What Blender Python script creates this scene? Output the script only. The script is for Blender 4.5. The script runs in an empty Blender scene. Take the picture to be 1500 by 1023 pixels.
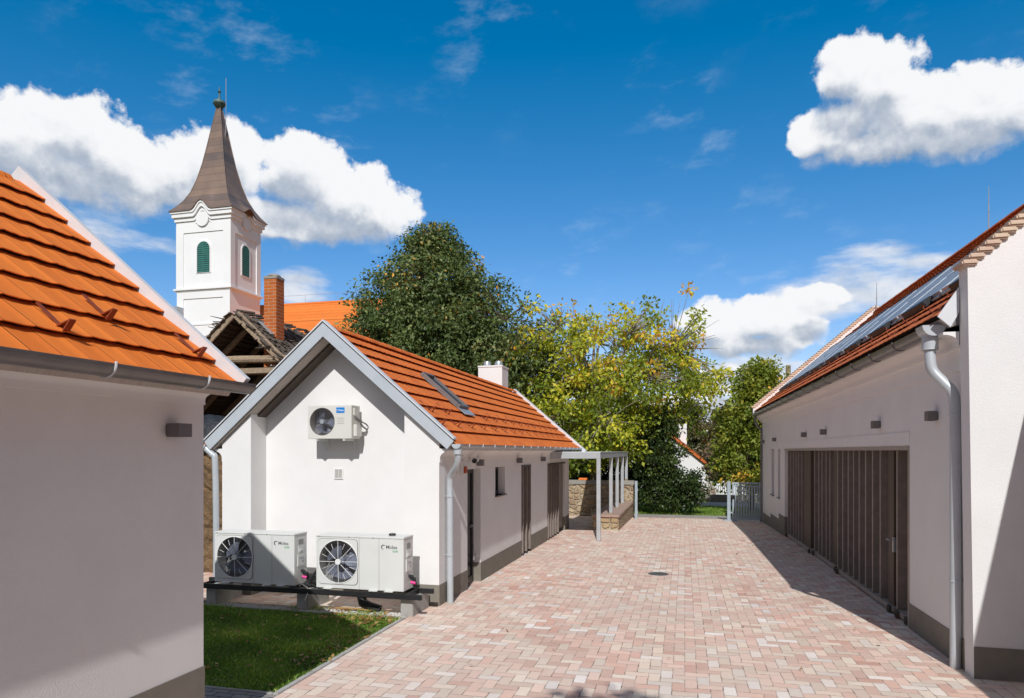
import bpy, bmesh, math, random
import numpy as np
from mathutils import Vector, Matrix, Euler
rnd = random.Random(7)
SC = bpy.context.scene
COL = SC.collection
R = math.radians

# ------------------------------------------------------------------ camera
TH = R(14.2); CT, ST = math.cos(TH), math.sin(TH); CAMZ = 2.45
cd = bpy.data.cameras.new('camera')
cam = bpy.data.objects.new('camera', cd); COL.objects.link(cam)
cam.location = (0, 0, CAMZ); cam.rotation_euler = (R(90), 0, TH)
cd.sensor_width = 36; cd.lens = 24.0; cd.shift_y = 149.5 / 1500
cd.clip_start = 0.05; cd.clip_end = 3000
SC.camera = cam

# ------------------------------------------------------------------ sun and sky
SX, SY, SZ = 0.195, -1.15, 1.0                       # direction towards the sun
el = math.atan2(SZ, math.hypot(SX, SY))
ld = bpy.data.lights.new('sun', 'SUN'); ld.energy = 3.85; ld.angle = R(0.5); ld.color = (1.0, 0.985, 0.962)
sun = bpy.data.objects.new('sun', ld); COL.objects.link(sun)
sun.rotation_euler = Vector((SX, SY, SZ)).to_track_quat('Z', 'Y').to_euler()
sun.location = (5, -30, 40)
SC.view_settings.view_transform = 'Standard'
SC.view_settings.look = 'None'; SC.view_settings.gamma = 1.0; SC.view_settings.exposure = 0.0

class NT:
    """small helper round a node tree"""
    def __init__(s, tree): s.t = tree; s.n = tree.nodes; s.l = tree.links
    def new(s, typ, **kw):
        n = s.n.new(typ)
        for k, v in kw.items(): setattr(n, k, v)
        return n
    def put(s, sock, v):
        if isinstance(v, bpy.types.NodeSocket): s.l.new(v, sock)
        elif v is not None: sock.default_value = v
    def math(s, op, a, b=None, c=None, clamp=False):
        n = s.new('ShaderNodeMath', operation=op, use_clamp=clamp)
        s.put(n.inputs[0], a)
        if b is not None: s.put(n.inputs[1], b)
        if c is not None: s.put(n.inputs[2], c)
        return n.outputs[0]
    def vmath(s, op, a, b=None, c=None, out=0):
        n = s.new('ShaderNodeVectorMath', operation=op)
        s.put(n.inputs[0], a)
        if b is not None: s.put(n.inputs[1], b)
        if c is not None: s.put(n.inputs[2], c)
        return n.outputs[out]
    def mix(s, f, a, b, blend='MIX'):
        n = s.new('ShaderNodeMix', data_type='RGBA', blend_type=blend)
        s.put(n.inputs['Factor'], f); s.put(n.inputs['A'], a); s.put(n.inputs['B'], b)
        return n.outputs['Result']
    def noise(s, vec, scale, detail=3, rough=0.55, out='Fac', dim='3D'):
        n = s.new('ShaderNodeTexNoise', noise_dimensions=dim)
        if vec is not None: s.put(n.inputs['Vector'], vec)
        n.inputs['Scale'].default_value = scale; n.inputs['Detail'].default_value = detail
        n.inputs['Roughness'].default_value = rough
        return n.outputs[out]
    def smooth(s, x, a, b, lo=0.0, hi=1.0):
        n = s.new('ShaderNodeMapRange', interpolation_type='SMOOTHSTEP')
        s.put(n.inputs[0], x)
        for i, v in enumerate((a, b, lo, hi)): n.inputs[i + 1].default_value = v
        return n.outputs[0]
    def ramp(s, f, stops, interp='LINEAR'):
        n = s.new('ShaderNodeValToRGB'); n.color_ramp.interpolation = interp
        e = n.color_ramp.elements
        while len(e) < len(stops): e.new(0.5)
        for x, (p, c) in zip(e, stops): x.position = p; x.color = (*c, 1)
        s.put(n.inputs[0], f); return n.outputs[0]
    def sep(s, v):
        n = s.new('ShaderNodeSeparateXYZ'); s.put(n.inputs[0], v); return n.outputs
    def comb(s, x=0.0, y=0.0, z=0.0):
        n = s.new('ShaderNodeCombineXYZ')
        for i, v in enumerate((x, y, z)): s.put(n.inputs[i], v)
        return n.outputs[0]

def build_world():
    w = bpy.data.worlds.new('World'); SC.world = w; w.use_nodes = True
    T = NT(w.node_tree); T.n.clear()
    sky = T.new('ShaderNodeTexSky', sky_type='NISHITA', sun_disc=False)
    sky.sun_elevation = el; sky.sun_rotation = math.atan2(SX, SY)
    sky.air_density = 1.0; sky.dust_density = 0.7; sky.ozone_density = 2.5; sky.altitude = 150
    # directions of the cloud puffs, as (azimuth, elevation) with their angular radii
    def ae(u, v):
        du = (u - 750) / 1000; x = CT * du - ST; y = ST * du + CT; z = (661 - v) / 1000
        return math.atan2(x, y), math.atan2(z, math.hypot(x, y))
    puffs = [(40,205,85,68),(125,200,85,62),(180,240,70,60),(335,235,80,62),(265,262,70,62),(440,255,72,62),(505,292,72,58),
             (560,312,55,44),(400,318,120,36),(480,335,115,24),(210,275,90,42),(15,225,70,62),(100,260,90,46),
             (1243,102,50,58),(1295,128,62,56),(1225,185,68,46),(1335,165,120,52),(1430,150,110,52),(1300,208,130,32),
             (1420,200,110,38),(1510,145,70,58),(1185,200,32,28),
             (1045,470,58,34),(1125,462,62,38),(1178,484,34,28),(1090,505,105,20),(1200,440,40,24),
             (1060,556,70,24),(1150,600,200,18),(1000,600,120,20)]
    g = bpy.data.node_groups.new('cloud_density', 'ShaderNodeTree')
    g.interface.new_socket('P', in_out='INPUT', socket_type='NodeSocketVector')
    g.interface.new_socket('D', in_out='OUTPUT', socket_type='NodeSocketFloat')
    g.interface.new_socket('S', in_out='OUTPUT', socket_type='NodeSocketFloat')
    G = NT(g); gi = G.new('NodeGroupInput'); go = G.new('NodeGroupOutput'); P = gi.outputs[0]
    warp = G.noise(P, 14, 3, 0.55, 'Color')
    Pw = G.vmath('ADD', P, G.vmath('SCALE', G.vmath('SUBTRACT', warp, (0.5, 0.5, 0.5))))
    Pw.node.inputs[1].links[0].from_node.inputs['Scale'].default_value = 0.035
    q = 4.0
    for (u, v, ru, rv) in puffs:
        a, e = ae(u, v); a1, e1 = ae(u + ru, v); a2, e2 = ae(u, v - rv)
        ia, ie = 1 / max(abs(a1 - a), .004), 1 / max(abs(e2 - e), .004)
        m = G.vmath('MULTIPLY_ADD', Pw, (ia, ie, 0), (-a * ia, -e * ie, 0))
        d = G.vmath('DOT_PRODUCT', m, m, out='Value')
        q = G.math('SMOOTH_MIN', d, q, 0.35)
    f1 = G.noise(P, 26, 8, 0.56); f2 = G.noise(P, 75, 5, 0.6)
    dens = G.math('SUBTRACT', 1.0, q)
    dens = G.math('MULTIPLY_ADD', G.math('SUBTRACT', f1, 0.5), 2.5, dens)
    dens = G.math('MULTIPLY_ADD', G.math('SUBTRACT', f2, 0.5), 0.6, dens)
    dens = G.math('ADD', dens, 0.26)
    G.l.new(dens, go.inputs[0])
    G.l.new(G.math('SUBTRACT', 1.0, q), go.inputs[1])
    tc = T.new('ShaderNodeTexCoord').outputs['Generated']
    x, y, z = T.sep(tc)
    az = T.math('ARCTAN2', x, y); ele = T.math('ARCSINE', z)
    P0 = T.comb(az, ele, 0.0)
    def dens_at(off):
        n = T.new('ShaderNodeGroup'); n.node_tree = g
        T.put(n.inputs[0], T.vmath('ADD', P0, off) if off else P0); return n.outputs
    D0, S0 = dens_at(None)[:2]; D1 = dens_at((0.012, 0.042, 0)); D2 = dens_at((0.004, 0.013, 0))[0]
    S1 = D1[1]
    D1 = T.math('MULTIPLY_ADD', T.math('SUBTRACT', D1[0], D1[1]), 0.35, D1[1])
    base_soft = T.smooth(T.math('SUBTRACT', S1, S0), 0.0, 0.45)
    alpha = T.math('ADD', T.math('MULTIPLY', T.smooth(D0, 0.02, 0.50), T.math('SUBTRACT', 1.0, base_soft)), T.math('MULTIPLY', T.smooth(D0, -0.05, 1.25), base_soft))
    up = T.smooth(D1, 0.10, 1.0)                     # how much cloud lies above: the bases are grey
    fine = T.math('MULTIPLY_ADD', T.math('SUBTRACT', D0, D2), 0.26, 0.0)
    shade = T.math('ADD', T.math('MULTIPLY_ADD', up, -0.60, 1.0), fine, clamp=True)
    ccol = T.ramp(shade, [(0.0, (0.20, 0.29, 0.42)), (0.42, (0.50, 0.56, 0.66)), (0.70, (0.82, 0.85, 0.895)), (1.0, (0.97, 0.98, 1.0))])
    # thin wisps
    wv = T.vmath('MULTIPLY', T.comb(T.math('ADD', az, T.math('MULTIPLY', ele, -0.5)), ele, 0.0), (9, 20, 1))
    wn = T.noise(wv, 1.0, 9, 0.62); wm = T.noise(P0, 4.0, 2, 0.5)
    wisp = T.math('MULTIPLY', T.smooth(wn, 0.50, 0.80), T.smooth(wm, 0.40, 0.66))
    low = T.smooth(ele, 0.36, 0.12)
    wisp = T.math('MULTIPLY', wisp, T.math('MULTIPLY_ADD', low, 1.3, 0.55), clamp=True)
    # deep autumn blue: the sky texture with a little more colour
    hs = T.new('ShaderNodeHueSaturation'); hs.inputs['Saturation'].default_value = 1.28; hs.inputs['Value'].default_value = 1.0
    T.l.new(sky.outputs[0], hs.inputs['Color'])
    sk = T.mix(1.0, hs.outputs[0], (SKY_TINT[0], SKY_TINT[1], SKY_TINT[2], 1), 'MULTIPLY')
    K = 1.0 / SKY_STRENGTH
    sk = T.vmath('MULTIPLY', T.vmath('MAXIMUM', T.vmath('SUBTRACT', sk, (0.030 * K, 0, 0)), (0, 0, 0)), (2.3, 1.07, 1.06))
    cs = T.vmath('SCALE', ccol); cs.node.inputs['Scale'].default_value = K * 0.96
    wc = T.mix(T.math('MULTIPLY', wisp, 0.75), sk, (0.62 * K, 0.74 * K, 0.88 * K, 1))
    # soft layered bank low in the sky
    sv = T.vmath('MULTIPLY', T.comb(T.math('ADD', az, T.math('MULTIPLY', ele, 0.9)), ele, 0.0), (7, 24, 1))
    sn = T.math('SUBTRACT', T.noise(sv, 1.0, 8, 0.58), 0.5)
    lay = 0.0
    for (u, v, ru, rv) in ((1285, 405, 170, 62), (1180, 450, 120, 50), (440, 425, 70, 40), (1100, 552, 170, 36), (150, 350, 200, 70)):
        a, e = ae(u, v); a1 = ae(u + ru, v)[0]; e2 = ae(u, v - rv)[1]; ia, ie = 1 / abs(a1 - a), 1 / abs(e2 - e)
        m_ = T.vmath('MULTIPLY_ADD', P0, (ia, ie, 0), (-a * ia, -e * ie, 0))
        f_ = T.math('SUBTRACT', 1.0, T.vmath('DOT_PRODUCT', m_, m_, out='Value'), clamp=True)
        lay = T.math('MAXIMUM', f_ if u != 150 else T.math('MULTIPLY', f_, 0.55), lay)
    la = T.smooth(T.math('MULTIPLY_ADD', sn, 2.4, lay), 0.30, 1.05)
    la = T.math('MULTIPLY', la, T.smooth(lay, 0.0, 0.25))
    lc = T.ramp(T.math('ADD', T.math('MULTIPLY', T.noise(P0, 22, 5, 0.55), 1.0), 0.05), [(0.30, (0.50, 0.57, 0.68)), (0.62, (0.86, 0.89, 0.94))])
    ls = T.vmath('SCALE', lc); ls.node.inputs['Scale'].default_value = K * 0.95
    wc = T.mix(T.math('MULTIPLY', la, 0.92), wc, ls)
    out = T.mix(alpha, wc, cs)
    # unseen grey cloud added at sides and rear to neutralise the ambient light
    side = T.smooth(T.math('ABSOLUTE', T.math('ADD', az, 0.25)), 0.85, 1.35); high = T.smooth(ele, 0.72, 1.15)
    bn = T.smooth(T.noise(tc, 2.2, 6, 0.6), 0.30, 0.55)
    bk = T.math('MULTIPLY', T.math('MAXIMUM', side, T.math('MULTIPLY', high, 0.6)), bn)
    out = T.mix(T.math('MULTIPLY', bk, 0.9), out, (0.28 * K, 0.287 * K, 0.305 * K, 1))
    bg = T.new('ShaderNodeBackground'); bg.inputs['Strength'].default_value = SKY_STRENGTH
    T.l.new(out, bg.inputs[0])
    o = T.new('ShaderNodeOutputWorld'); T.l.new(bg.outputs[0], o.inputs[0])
SKY_STRENGTH = 0.12
SKY_TINT = (0.60, 0.98, 1.08)
build_world()

# ------------------------------------------------------------------ materials
def mat(name, base=(.5, .5, .5), rough=.6, metal=0.0, spec=0.5):
    m = bpy.data.materials.new(name); m.use_nodes = True
    T = NT(m.node_tree); b = T.n['Principled BSDF']
    b.inputs['Base Color'].default_value = (*base, 1); b.inputs['Roughness'].default_value = rough
    b.inputs['Metallic'].default_value = metal; b.inputs['Specular IOR Level'].default_value = spec
    m.diffuse_color = (*base, 1)
    return m, T, b
def objco(T): return T.new('ShaderNodeTexCoord').outputs['Object']
def bump(T, b, h, strength, dist, prev=None):
    n = T.new('ShaderNodeBump'); n.inputs['Strength'].default_value = strength; n.inputs['Distance'].default_value = dist
    T.l.new(h, n.inputs['Height'])
    if prev: T.l.new(prev, n.inputs['Normal'])
    T.l.new(n.outputs[0], b.inputs['Normal']); return n.outputs[0]

def mottled(name, c1, c2, scale=3, rough=.7, grain=None, gstr=.3, gdist=.004, metal=0.0, spec=.4, streak=None):
    m, T, b = mat(name, c1, rough, metal, spec)
    co = objco(T)
    if streak: co2 = T.vmath('MULTIPLY', co, streak)
    else: co2 = co
    f = T.noise(co2, scale, 5, .6)
    T.l.new(T.mix(T.smooth(f, .3, .7), (*c1, 1), (*c2, 1)), b.inputs['Base Color'])
    if grain: bump(T, b, T.noise(co, grain, 3, .6), gstr, gdist)
    return m

M = {}
M['plaster'] = mottled('white_plaster', (.775, .768, .755), (.735, .727, .712), 1.3, .9, 75, .55, .007, spec=.15)
M['plaster_smooth'] = mottled('smooth_plaster', (.775, .768, .755), (.745, .737, .722), 2.0, .85, 300, .2, .003, spec=.2)
M['plinth'] = mottled('plinth_render', (.235, .215, .18), (.20, .185, .155), 5, .9, 200, .4, .004, spec=.2)
M['zinc'] = mottled('zinc_sheet', (.42, .455, .48), (.37, .40, .425), 6, .42, None, metal=.35)
M['pipe'] = mottled('grey_painted_pipe', (.50, .54, .57), (.46, .50, .53), 4, .38, None, metal=.15)
M['dark_zinc'] = mottled('dark_zinc', (.20, .195, .19), (.165, .16, .16), 6, .33, None, metal=.45)
M['fascia'] = mottled('grey_fascia', (.47, .51, .55), (.43, .47, .51), 3, .5, None)
M['white_metal'] = mottled('white_flashing', (.66, .68, .70), (.60, .62, .64), 3, .45, None)
M['soffit'] = mottled('soffit_boards', (.50, .45, .40), (.40, .35, .31), 8, .7, 60, .2, .003, streak=(1, 8, 1))
M['brown_wood'] = mottled('brown_stained_wood', (.105, .078, .06), (.075, .055, .043), 10, .6, 80, .2, .002, streak=(8, 8, .6))
M['door_dark'] = mottled('dark_louvre', (.24, .205, .185), (.19, .16, .143), 6, .5, None)  # shaded fin faces coloured darker than their edges
M['door_edge'] = mottled('louvre_edge', (.40, .345, .30), (.33, .285, .25), 6, .5, None)  # also the fin edges, coloured lighter where light catches their outer side
M['louvre_lit_brown'] = mottled('lit_brown_louvre', (.27, .21, .17), (.21, .165, .135), 8, .6, None)  # door fin edges coloured lighter for the light that falls on them
M['frame_dark'] = mottled('anthracite_frame', (.035, .033, .033), (.028, .027, .027), 6, .35, None)
M['old_wood'] = mottled('weathered_wood', (.38, .29, .20), (.24, .18, .12), 9, .85, 60, .6, .008, streak=(2, 2, 2))
M['straw'] = mottled('old_shingle', (.15, .125, .10), (.075, .06, .048), 14, .9, 50, .6, .01)
M['concrete'] = mottled('concrete', (.40, .39, .36), (.33, .32, .295), 5, .9, 90, .5, .005)
M['ac_white'] = mottled('unit_paint', (.69, .70, .675), (.66, .67, .645), 3, .42, None)
M['ac_cream'] = mottled('unit_plastic', (.66, .65, .60), (.63, .62, .57), 3, .45, None)
M['black'] = mottled('black_steel', (.018, .018, .02), (.024, .024, .026), 8, .42, None)
M['blade'] = mottled('fan_blade', (.17, .19, .25), (.21, .23, .29), 6, .25, None)
M['shade_in'] = mottled('unit_inside', (.30, .30, .30), (.25, .25, .255), 8, .6, None)
M['blue'] = mottled('blue_sticker', (.0, .22, .66), (.0, .21, .62), 4, .4, None)
M['pink'] = mottled('pink_cap', (.75, .05, .28), (.70, .045, .25), 4, .5, None)
M['green_text'] = mottled('green_print', (.10, .36, .16), (.10, .34, .15), 4, .5, None)
M['text_dark'] = mottled('dark_print', (.10, .11, .11), (.09, .10, .10), 4, .5, None)
M['white'] = mottled('white_plastic', (.78, .78, .77), (.74, .74, .73), 4, .4, None)
M['red'] = mottled('red_plastic', (.50, .07, .02), (.46, .06, .02), 4, .35, None)
M['lamp'] = mottled('lamp_metal', (.19, .18, .18), (.165, .155, .155), 6, .45, None, metal=.2)
M['alu_post'] = mottled('galvanised_post', (.47, .49, .50), (.40, .42, .435), 5, .5, None, metal=.3, streak=(1, 1, 1))
M['gate'] = mottled('gate_paint', (.36, .42, .46), (.32, .38, .42), 4, .5, None)
M['lichen_cap'] = mottled('concrete_cap', (.34, .32, .28), (.26, .25, .22), 12, .9, 60, .5, .01)
M['church_white'] = mottled('church_plaster', (.82, .82, .82), (.78, .78, .78), .6, .85, 20, .2, .01, spec=.2)
M['shutter'] = mottled('green_shutter', (.045, .20, .165), (.035, .165, .14), 2, .6, None)
M['copper_green'] = mottled('green_copper', (.12, .20, .18), (.06, .08, .075), 6, .6, None)
M['tarp'] = mottled('dark_tarp', (.012, .015, .02), (.03, .036, .043), 5, .55, 14, .9, .06)
M['steel_wire'] = mottled('steel_rod', (.42, .44, .46), (.38, .40, .42), 4, .4, None, metal=.5)
M['pale_brick'] = mottled('pale_coping_brick', (.56, .40, .31), (.63, .50, .37), 3.5, .9, 90, .5, .006)
M['sandstone'] = mottled('pink_coping', (.42, .29, .24), (.34, .24, .19), 6, .85, 80, .4, .006)
M['kerb'] = mottled('kerb_concrete', (.46, .44, .41), (.36, .345, .32), 6, .9, 90, .5, .005)
M['soil'] = mottled('lawn_soil', (.06, .075, .022), (.10, .075, .04), 7, .95, 40, .6, .02)
M['gravel_bed'] = mottled('gravel_bed', (.30, .27, .235), (.17, .14, .11), 12, .95, 60, .8, .02)
M['bark'] = mottled('tree_bark', (.13, .105, .08), (.08, .065, .05), 7, .9, 30, .6, .02, streak=(1, 1, .3))
M['pale_bark'] = mottled('walnut_bark', (.30, .27, .22), (.17, .145, .11), 6, .9, 25, .6, .02, streak=(1, 1, .4))
M['road'] = mottled('pale_concrete_path', (.36, .325, .29), (.30, .275, .245), 1.5, .9, 60, .4, .006)
M['far_ground'] = mottled('meadow', (.06, .085, .025), (.085, .10, .035), .25, .95, 5, .5, .05)
M['leaf_litter'] = mottled('dry_leaf', (.34, .19, .06), (.42, .28, .11), 30, .8, None)
M['pebble'] = mottled('white_pebble', (.66, .64, .60), (.42, .40, .37), 40, .8, None)
M['dry_stem'] = mottled('dry_stems', (.34, .24, .15), (.22, .15, .09), 9, .9, None)

def tile_mat(name, c1, c2, ribs=True, tile=.2, rib=.0155):
    m, T, b = mat(name, c1, .72, 0, .25)
    co = objco(T); x, y, z = T.sep(co)
    row = T.math('FLOOR', T.math('DIVIDE', z, .19)); colm = T.math('FLOOR', T.math('DIVIDE', y, tile))
    wn = T.new('ShaderNodeTexWhiteNoise', noise_dimensions='2D'); T.l.new(T.comb(row, colm, 0.), wn.inputs['Vector'])
    f = T.math('MULTIPLY_ADD', wn.outputs['Value'], .55, T.math('MULTIPLY', T.noise(co, 2.2, 4, .6), .7))
    T.l.new(T.mix(T.smooth(f, .25, 1.0), (*c1, 1), (*c2, 1)), b.inputs['Base Color'])
    h = T.math('MULTIPLY', T.noise(co, 120, 2, .5), .35)
    dirt = T.smooth(T.noise(T.vmath('MULTIPLY', co, (1, 1, .4)), 3.1, 5, .65), .54, .78, 0, .16)
    base = T.mix(dirt, b.inputs['Base Color'].links[0].from_socket, (c2[0] * .45, c2[1] * .5, c2[2] * .7, 1))
    fj = T.math('ABSOLUTE', T.math('SUBTRACT', T.math('FRACT', T.math('DIVIDE', y, tile)), .5))
    T.l.new(T.mix(T.smooth(fj, .462, .485, 0, .34), base, (c2[0] * .30, c2[1] * .28, c2[2] * .3, 1)), b.inputs['Base Color'])
    if ribs:
        s = T.math('SINE', T.math('MULTIPLY', y, 2 * math.pi / rib))
        fr = T.math('ABSOLUTE', T.math('SUBTRACT', T.math('FRACT', T.math('DIVIDE', y, tile)), .5))
        groove = T.smooth(fr, .47, .5)
        h = T.math('ADD', h, T.math('SUBTRACT', T.math('MULTIPLY', s, .5), T.math('MULTIPLY', groove, 3.0)))
    bump(T, b, h, .75, .005)
    return m
M['tile_near'] = tile_mat('orange_ribbed_tile', (.87, .235, .034), (.78, .195, .027))
M['tile'] = tile_mat('orange_tile', (.84, .225, .045), (.72, .175, .034))
M['tile_old'] = tile_mat('red_tile', (.70, .20, .05), (.50, .12, .032), ribs=False, tile=.2)
M['tile_far'] = tile_mat('church_tile', (.76, .23, .045), (.66, .18, .035), ribs=False, tile=.3)
M['shade_batten'] = mottled('shade_batten', (.022, .016, .012), (.03, .02, .014), 8, .95, None)  # tile-gap shade put into the near-black colour of the strips
M['guard'] = mottled('brown_snow_guard', (.26, .055, .02), (.21, .045, .017), 10, .5, None)

def brick_mat(name, cols, mortar, w, hgt, axis='box', msize=.008):
    m, T, b = mat(name, cols[0], .9, 0, .2)
    x, y, z = T.sep(objco(T))
    v = T.comb(T.math('ADD', x, y), z, 0.)
    n = T.new('ShaderNodeTexBrick'); T.l.new(v, n.inputs['Vector'])
    n.inputs['Scale'].default_value = 1; n.inputs['Brick Width'].default_value = w; n.inputs['Row Height'].default_value = hgt
    n.inputs['Mortar Size'].default_value = msize; n.inputs['Mortar Smooth'].default_value = .2; n.inputs['Bias'].default_value = 0
    n.inputs['Color1'].default_value = (*cols[0], 1); n.inputs['Color2'].default_value = (*cols[1], 1); n.inputs['Mortar'].default_value = (*mortar, 1)
    f = T.noise(v, 9, 3, .6)
    T.l.new(T.mix(T.math('MULTIPLY', f, .45), n.outputs['Color'], (*cols[2], 1)), b.inputs['Base Color'])
    bump(T, b, T.math('SUBTRACT', T.math('MULTIPLY', f, .3), n.outputs['Fac']), .7, .008)
    return m
M['chimney_brick'] = brick_mat('orange_chimney_brick', ((.52, .15, .03), (.44, .11, .025), (.36, .09, .03)), (.50, .36, .24), .27, .082)

def stone_mat(name, scale=3.2):
    m, T, b = mat(name, (.4, .3, .2), .9, 0, .2)
    co = objco(T)
    co = T.vmath('ADD', co, T.vmath('SCALE', T.noise(co, 4, 2, .5, 'Color')))
    co.node.inputs[1].links[0].from_node.inputs['Scale'].default_value = .12
    sv = T.vmath('MULTIPLY', co, (1, 1, 1.45))
    v1 = T.new('ShaderNodeTexVoronoi', feature='DISTANCE_TO_EDGE'); v2 = T.new('ShaderNodeTexVoronoi')
    for v in (v1, v2): T.l.new(sv, v.inputs['Vector']); v.inputs['Scale'].default_value = scale; v.inputs['Randomness'].default_value = .85
    r, gch, bch = T.sep(v2.outputs['Color'])
    c = T.ramp(r, [(0, (.33, .21, .11)), (.3, (.48, .36, .21)), (.6, (.56, .45, .29)), (.85, (.38, .27, .17)), (1, (.25, .18, .12))])
    c = T.mix(T.math('MULTIPLY', T.noise(co, 22, 4, .65), .55), c, (.27, .20, .13, 1))
    e = T.smooth(v1.outputs['Distance'], .02, .075)
    T.l.new(T.mix(e, (.40, .34, .26, 1), c), b.inputs['Base Color'])
    bump(T, b, T.math('ADD', T.smooth(v1.outputs['Distance'], .01, .2), T.math('MULTIPLY', T.noise(co, 18, 4, .6), .35)), 1.0, .05)
    return m
M['stone'] = stone_mat('rubble_stone', 3.6)
M['rough_stone'] = stone_mat('split_stone', 6.5)
M['earth_wall'] = mottled('earth_rubble', (.23, .145, .075), (.12, .075, .04), 7, .95, 22, 1.0, .05)

def paver_mat():
    m, T, b = mat('herringbone_pavers', (.6, .45, .38), .85, 0, .25)
    W = .128
    co = objco(T); wv = T.vmath('SCALE', T.vmath('SUBTRACT', T.noise(co, 5.5, 2, .5, 'Color'), (.5, .5, .5))); wv.node.inputs['Scale'].default_value = .022
    x, y, z = T.sep(T.vmath('ADD', co, wv))
    X = T.math('DIVIDE', x, W); Y = T.math('DIVIDE', y, W)
    i = T.math('FLOOR', X); j = T.math('FLOOR', Y)
    fx = T.math('SUBTRACT', X, i); fy = T.math('SUBTRACT', Y, j)
    mm = T.math('FLOORED_MODULO', T.math('SUBTRACT', i, j), 4.0)
    is_ = [T.math('COMPARE', mm, float(k), .1) for k in range(4)]
    hor = T.math('ADD', is_[0], is_[1])
    # cell of the brick
    bi = T.math('SUBTRACT', i, is_[1]); bj = T.math('ADD', j, is_[3])
    idv = T.comb(bi, bj, hor)
    # distance to the brick's own edges
    big = 9.0
    dl = T.math('MULTIPLY_ADD', is_[1], big, fx)
    dr = T.math('MULTIPLY_ADD', is_[0], big, T.math('SUBTRACT', 1.0, fx))
    db = T.math('MULTIPLY_ADD', is_[2], big, fy)
    dt = T.math('MULTIPLY_ADD', is_[3], big, T.math('SUBTRACT', 1.0, fy))
    d = T.math('MINIMUM', T.math('MINIMUM', dl, dr), T.math('MINIMUM', db, dt))
    wob = T.noise(co, 17, 4, .65)
    d = T.math('ADD', d, T.math('MULTIPLY', T.math('SUBTRACT', wob, .5), .10))
    wn = T.new('ShaderNodeTexWhiteNoise', noise_dimensions='3D'); T.l.new(idv, wn.inputs['Vector'])
    c = T.ramp(wn.outputs['Value'], [(0, (.62, .33, .25)), (.12, (.70, .43, .335)), (.36, (.76, .515, .42)), (.54, (.775, .565, .46)), (.68, (.76, .625, .50)),
                                     (.84, (.80, .69, .56)), (.94, (.83, .765, .69)), (1, (.87, .83, .79))])
    wn2 = T.new('ShaderNodeTexWhiteNoise', noise_dimensions='3D'); T.l.new(T.vmath('ADD', idv, (31.7, 11.3, 5.1)), wn2.inputs['Vector'])
    gain = T.math('MULTIPLY_ADD', wn2.outputs['Value'], .30, .80)
    gain = T.math('MULTIPLY', gain, T.math('MULTIPLY_ADD', T.noise(co, 42, 4, .7), .5, .76))
    gain = T.math('MULTIPLY', gain, T.math('MULTIPLY_ADD', T.noise(co, .8, 5, .6), .36, .84))
    c = T.vmath('SCALE', c); c.node.inputs['Scale'].default_value = 1; T.l.new(gain, c.node.inputs['Scale'])
    big_n = T.noise(co, .35, 3, .5); c = T.mix(T.smooth(big_n, .38, .62, 0, .38), c, (.73, .61, .51, 1))
    c = T.mix(T.math('MULTIPLY', T.noise(co, 19, 5, .7), .55), c, (.62, .46, .385, 1))
    # pale scuffs and darker dirt
    c = T.mix(T.smooth(T.noise(co, 2.3, 5, .65), .58, .78, 0, .30), c, (.50, .39, .33, 1))
    c = T.mix(T.smooth(T.noise(co, 1.1, 4, .6), .60, .72, 0, .35), c, (.74, .67, .61, 1))
    e = T.smooth(d, .015, .055)
    vary = T.smooth(T.noise(co, 6.5, 4, .7), .40, .66, .05, 1.0)
    jc = T.mix(vary, (.60, .46, .385, 1), (.16, .11, .085, 1))
    T.l.new(T.mix(e, jc, c), b.inputs['Base Color'])
    hgt = T.math('ADD', T.smooth(d, 0.0, .09), T.math('MULTIPLY', T.noise(co, 60, 3, .6), .25))
    hgt = T.math('ADD', hgt, T.math('MULTIPLY', wn.outputs['Value'], .35))
    bump(T, b, hgt, .55, .006)
    return m
M['paver'] = paver_mat()

def strip_mat():
    m, T, b = mat('grey_strip_pavers', (.2, .19, .18), .9, 0, .2)
    n = T.new('ShaderNodeTexBrick'); T.l.new(objco(T), n.inputs['Vector'])
    n.inputs['Scale'].default_value = 1; n.inputs['Brick Width'].default_value = .2; n.inputs['Row Height'].default_value = .1; n.inputs['Mortar Size'].default_value = .006
    n.inputs['Color1'].default_value = (.30, .28, .26, 1); n.inputs['Color2'].default_value = (.24, .225, .21, 1); n.inputs['Mortar'].default_value = (.05, .045, .04, 1)
    T.l.new(n.outputs['Color'], b.inputs['Base Color'])
    bump(T, b, T.math('SUBTRACT', 1.0, n.outputs['Fac']), .6, .006); return m
M['strip'] = strip_mat()

def spire_mat():
    m, T, b = mat('brown_copper_sheet', (.2, .14, .11), .5, .25, .4)
    co = objco(T); x, y, z = T.sep(co)
    row = T.math('DIVIDE', z, .62); rf = T.math('FRACT', row)
    seam = T.smooth(rf, .0, .09, 1, 0)
    wn = T.new('ShaderNodeTexWhiteNoise', noise_dimensions='1D'); T.l.new(T.math('FLOOR', row), wn.inputs['W'])
    f = T.math('MULTIPLY_ADD', wn.outputs['Value'], .4, T.math('MULTIPLY', T.noise(co, .9, 5, .6), .75))
    c = T.mix(T.smooth(f, .2, .95), (.285, .195, .145, 1), (.135, .108, .102, 1))
    T.l.new(T.mix(T.math('MULTIPLY', seam, .7), c, (.06, .045, .04, 1)), b.inputs['Base Color'])
    bump(T, b, T.math('ADD', seam, T.noise(co, 3, 3, .6)), .3, .03); return m
M['spire'] = spire_mat()

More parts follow.
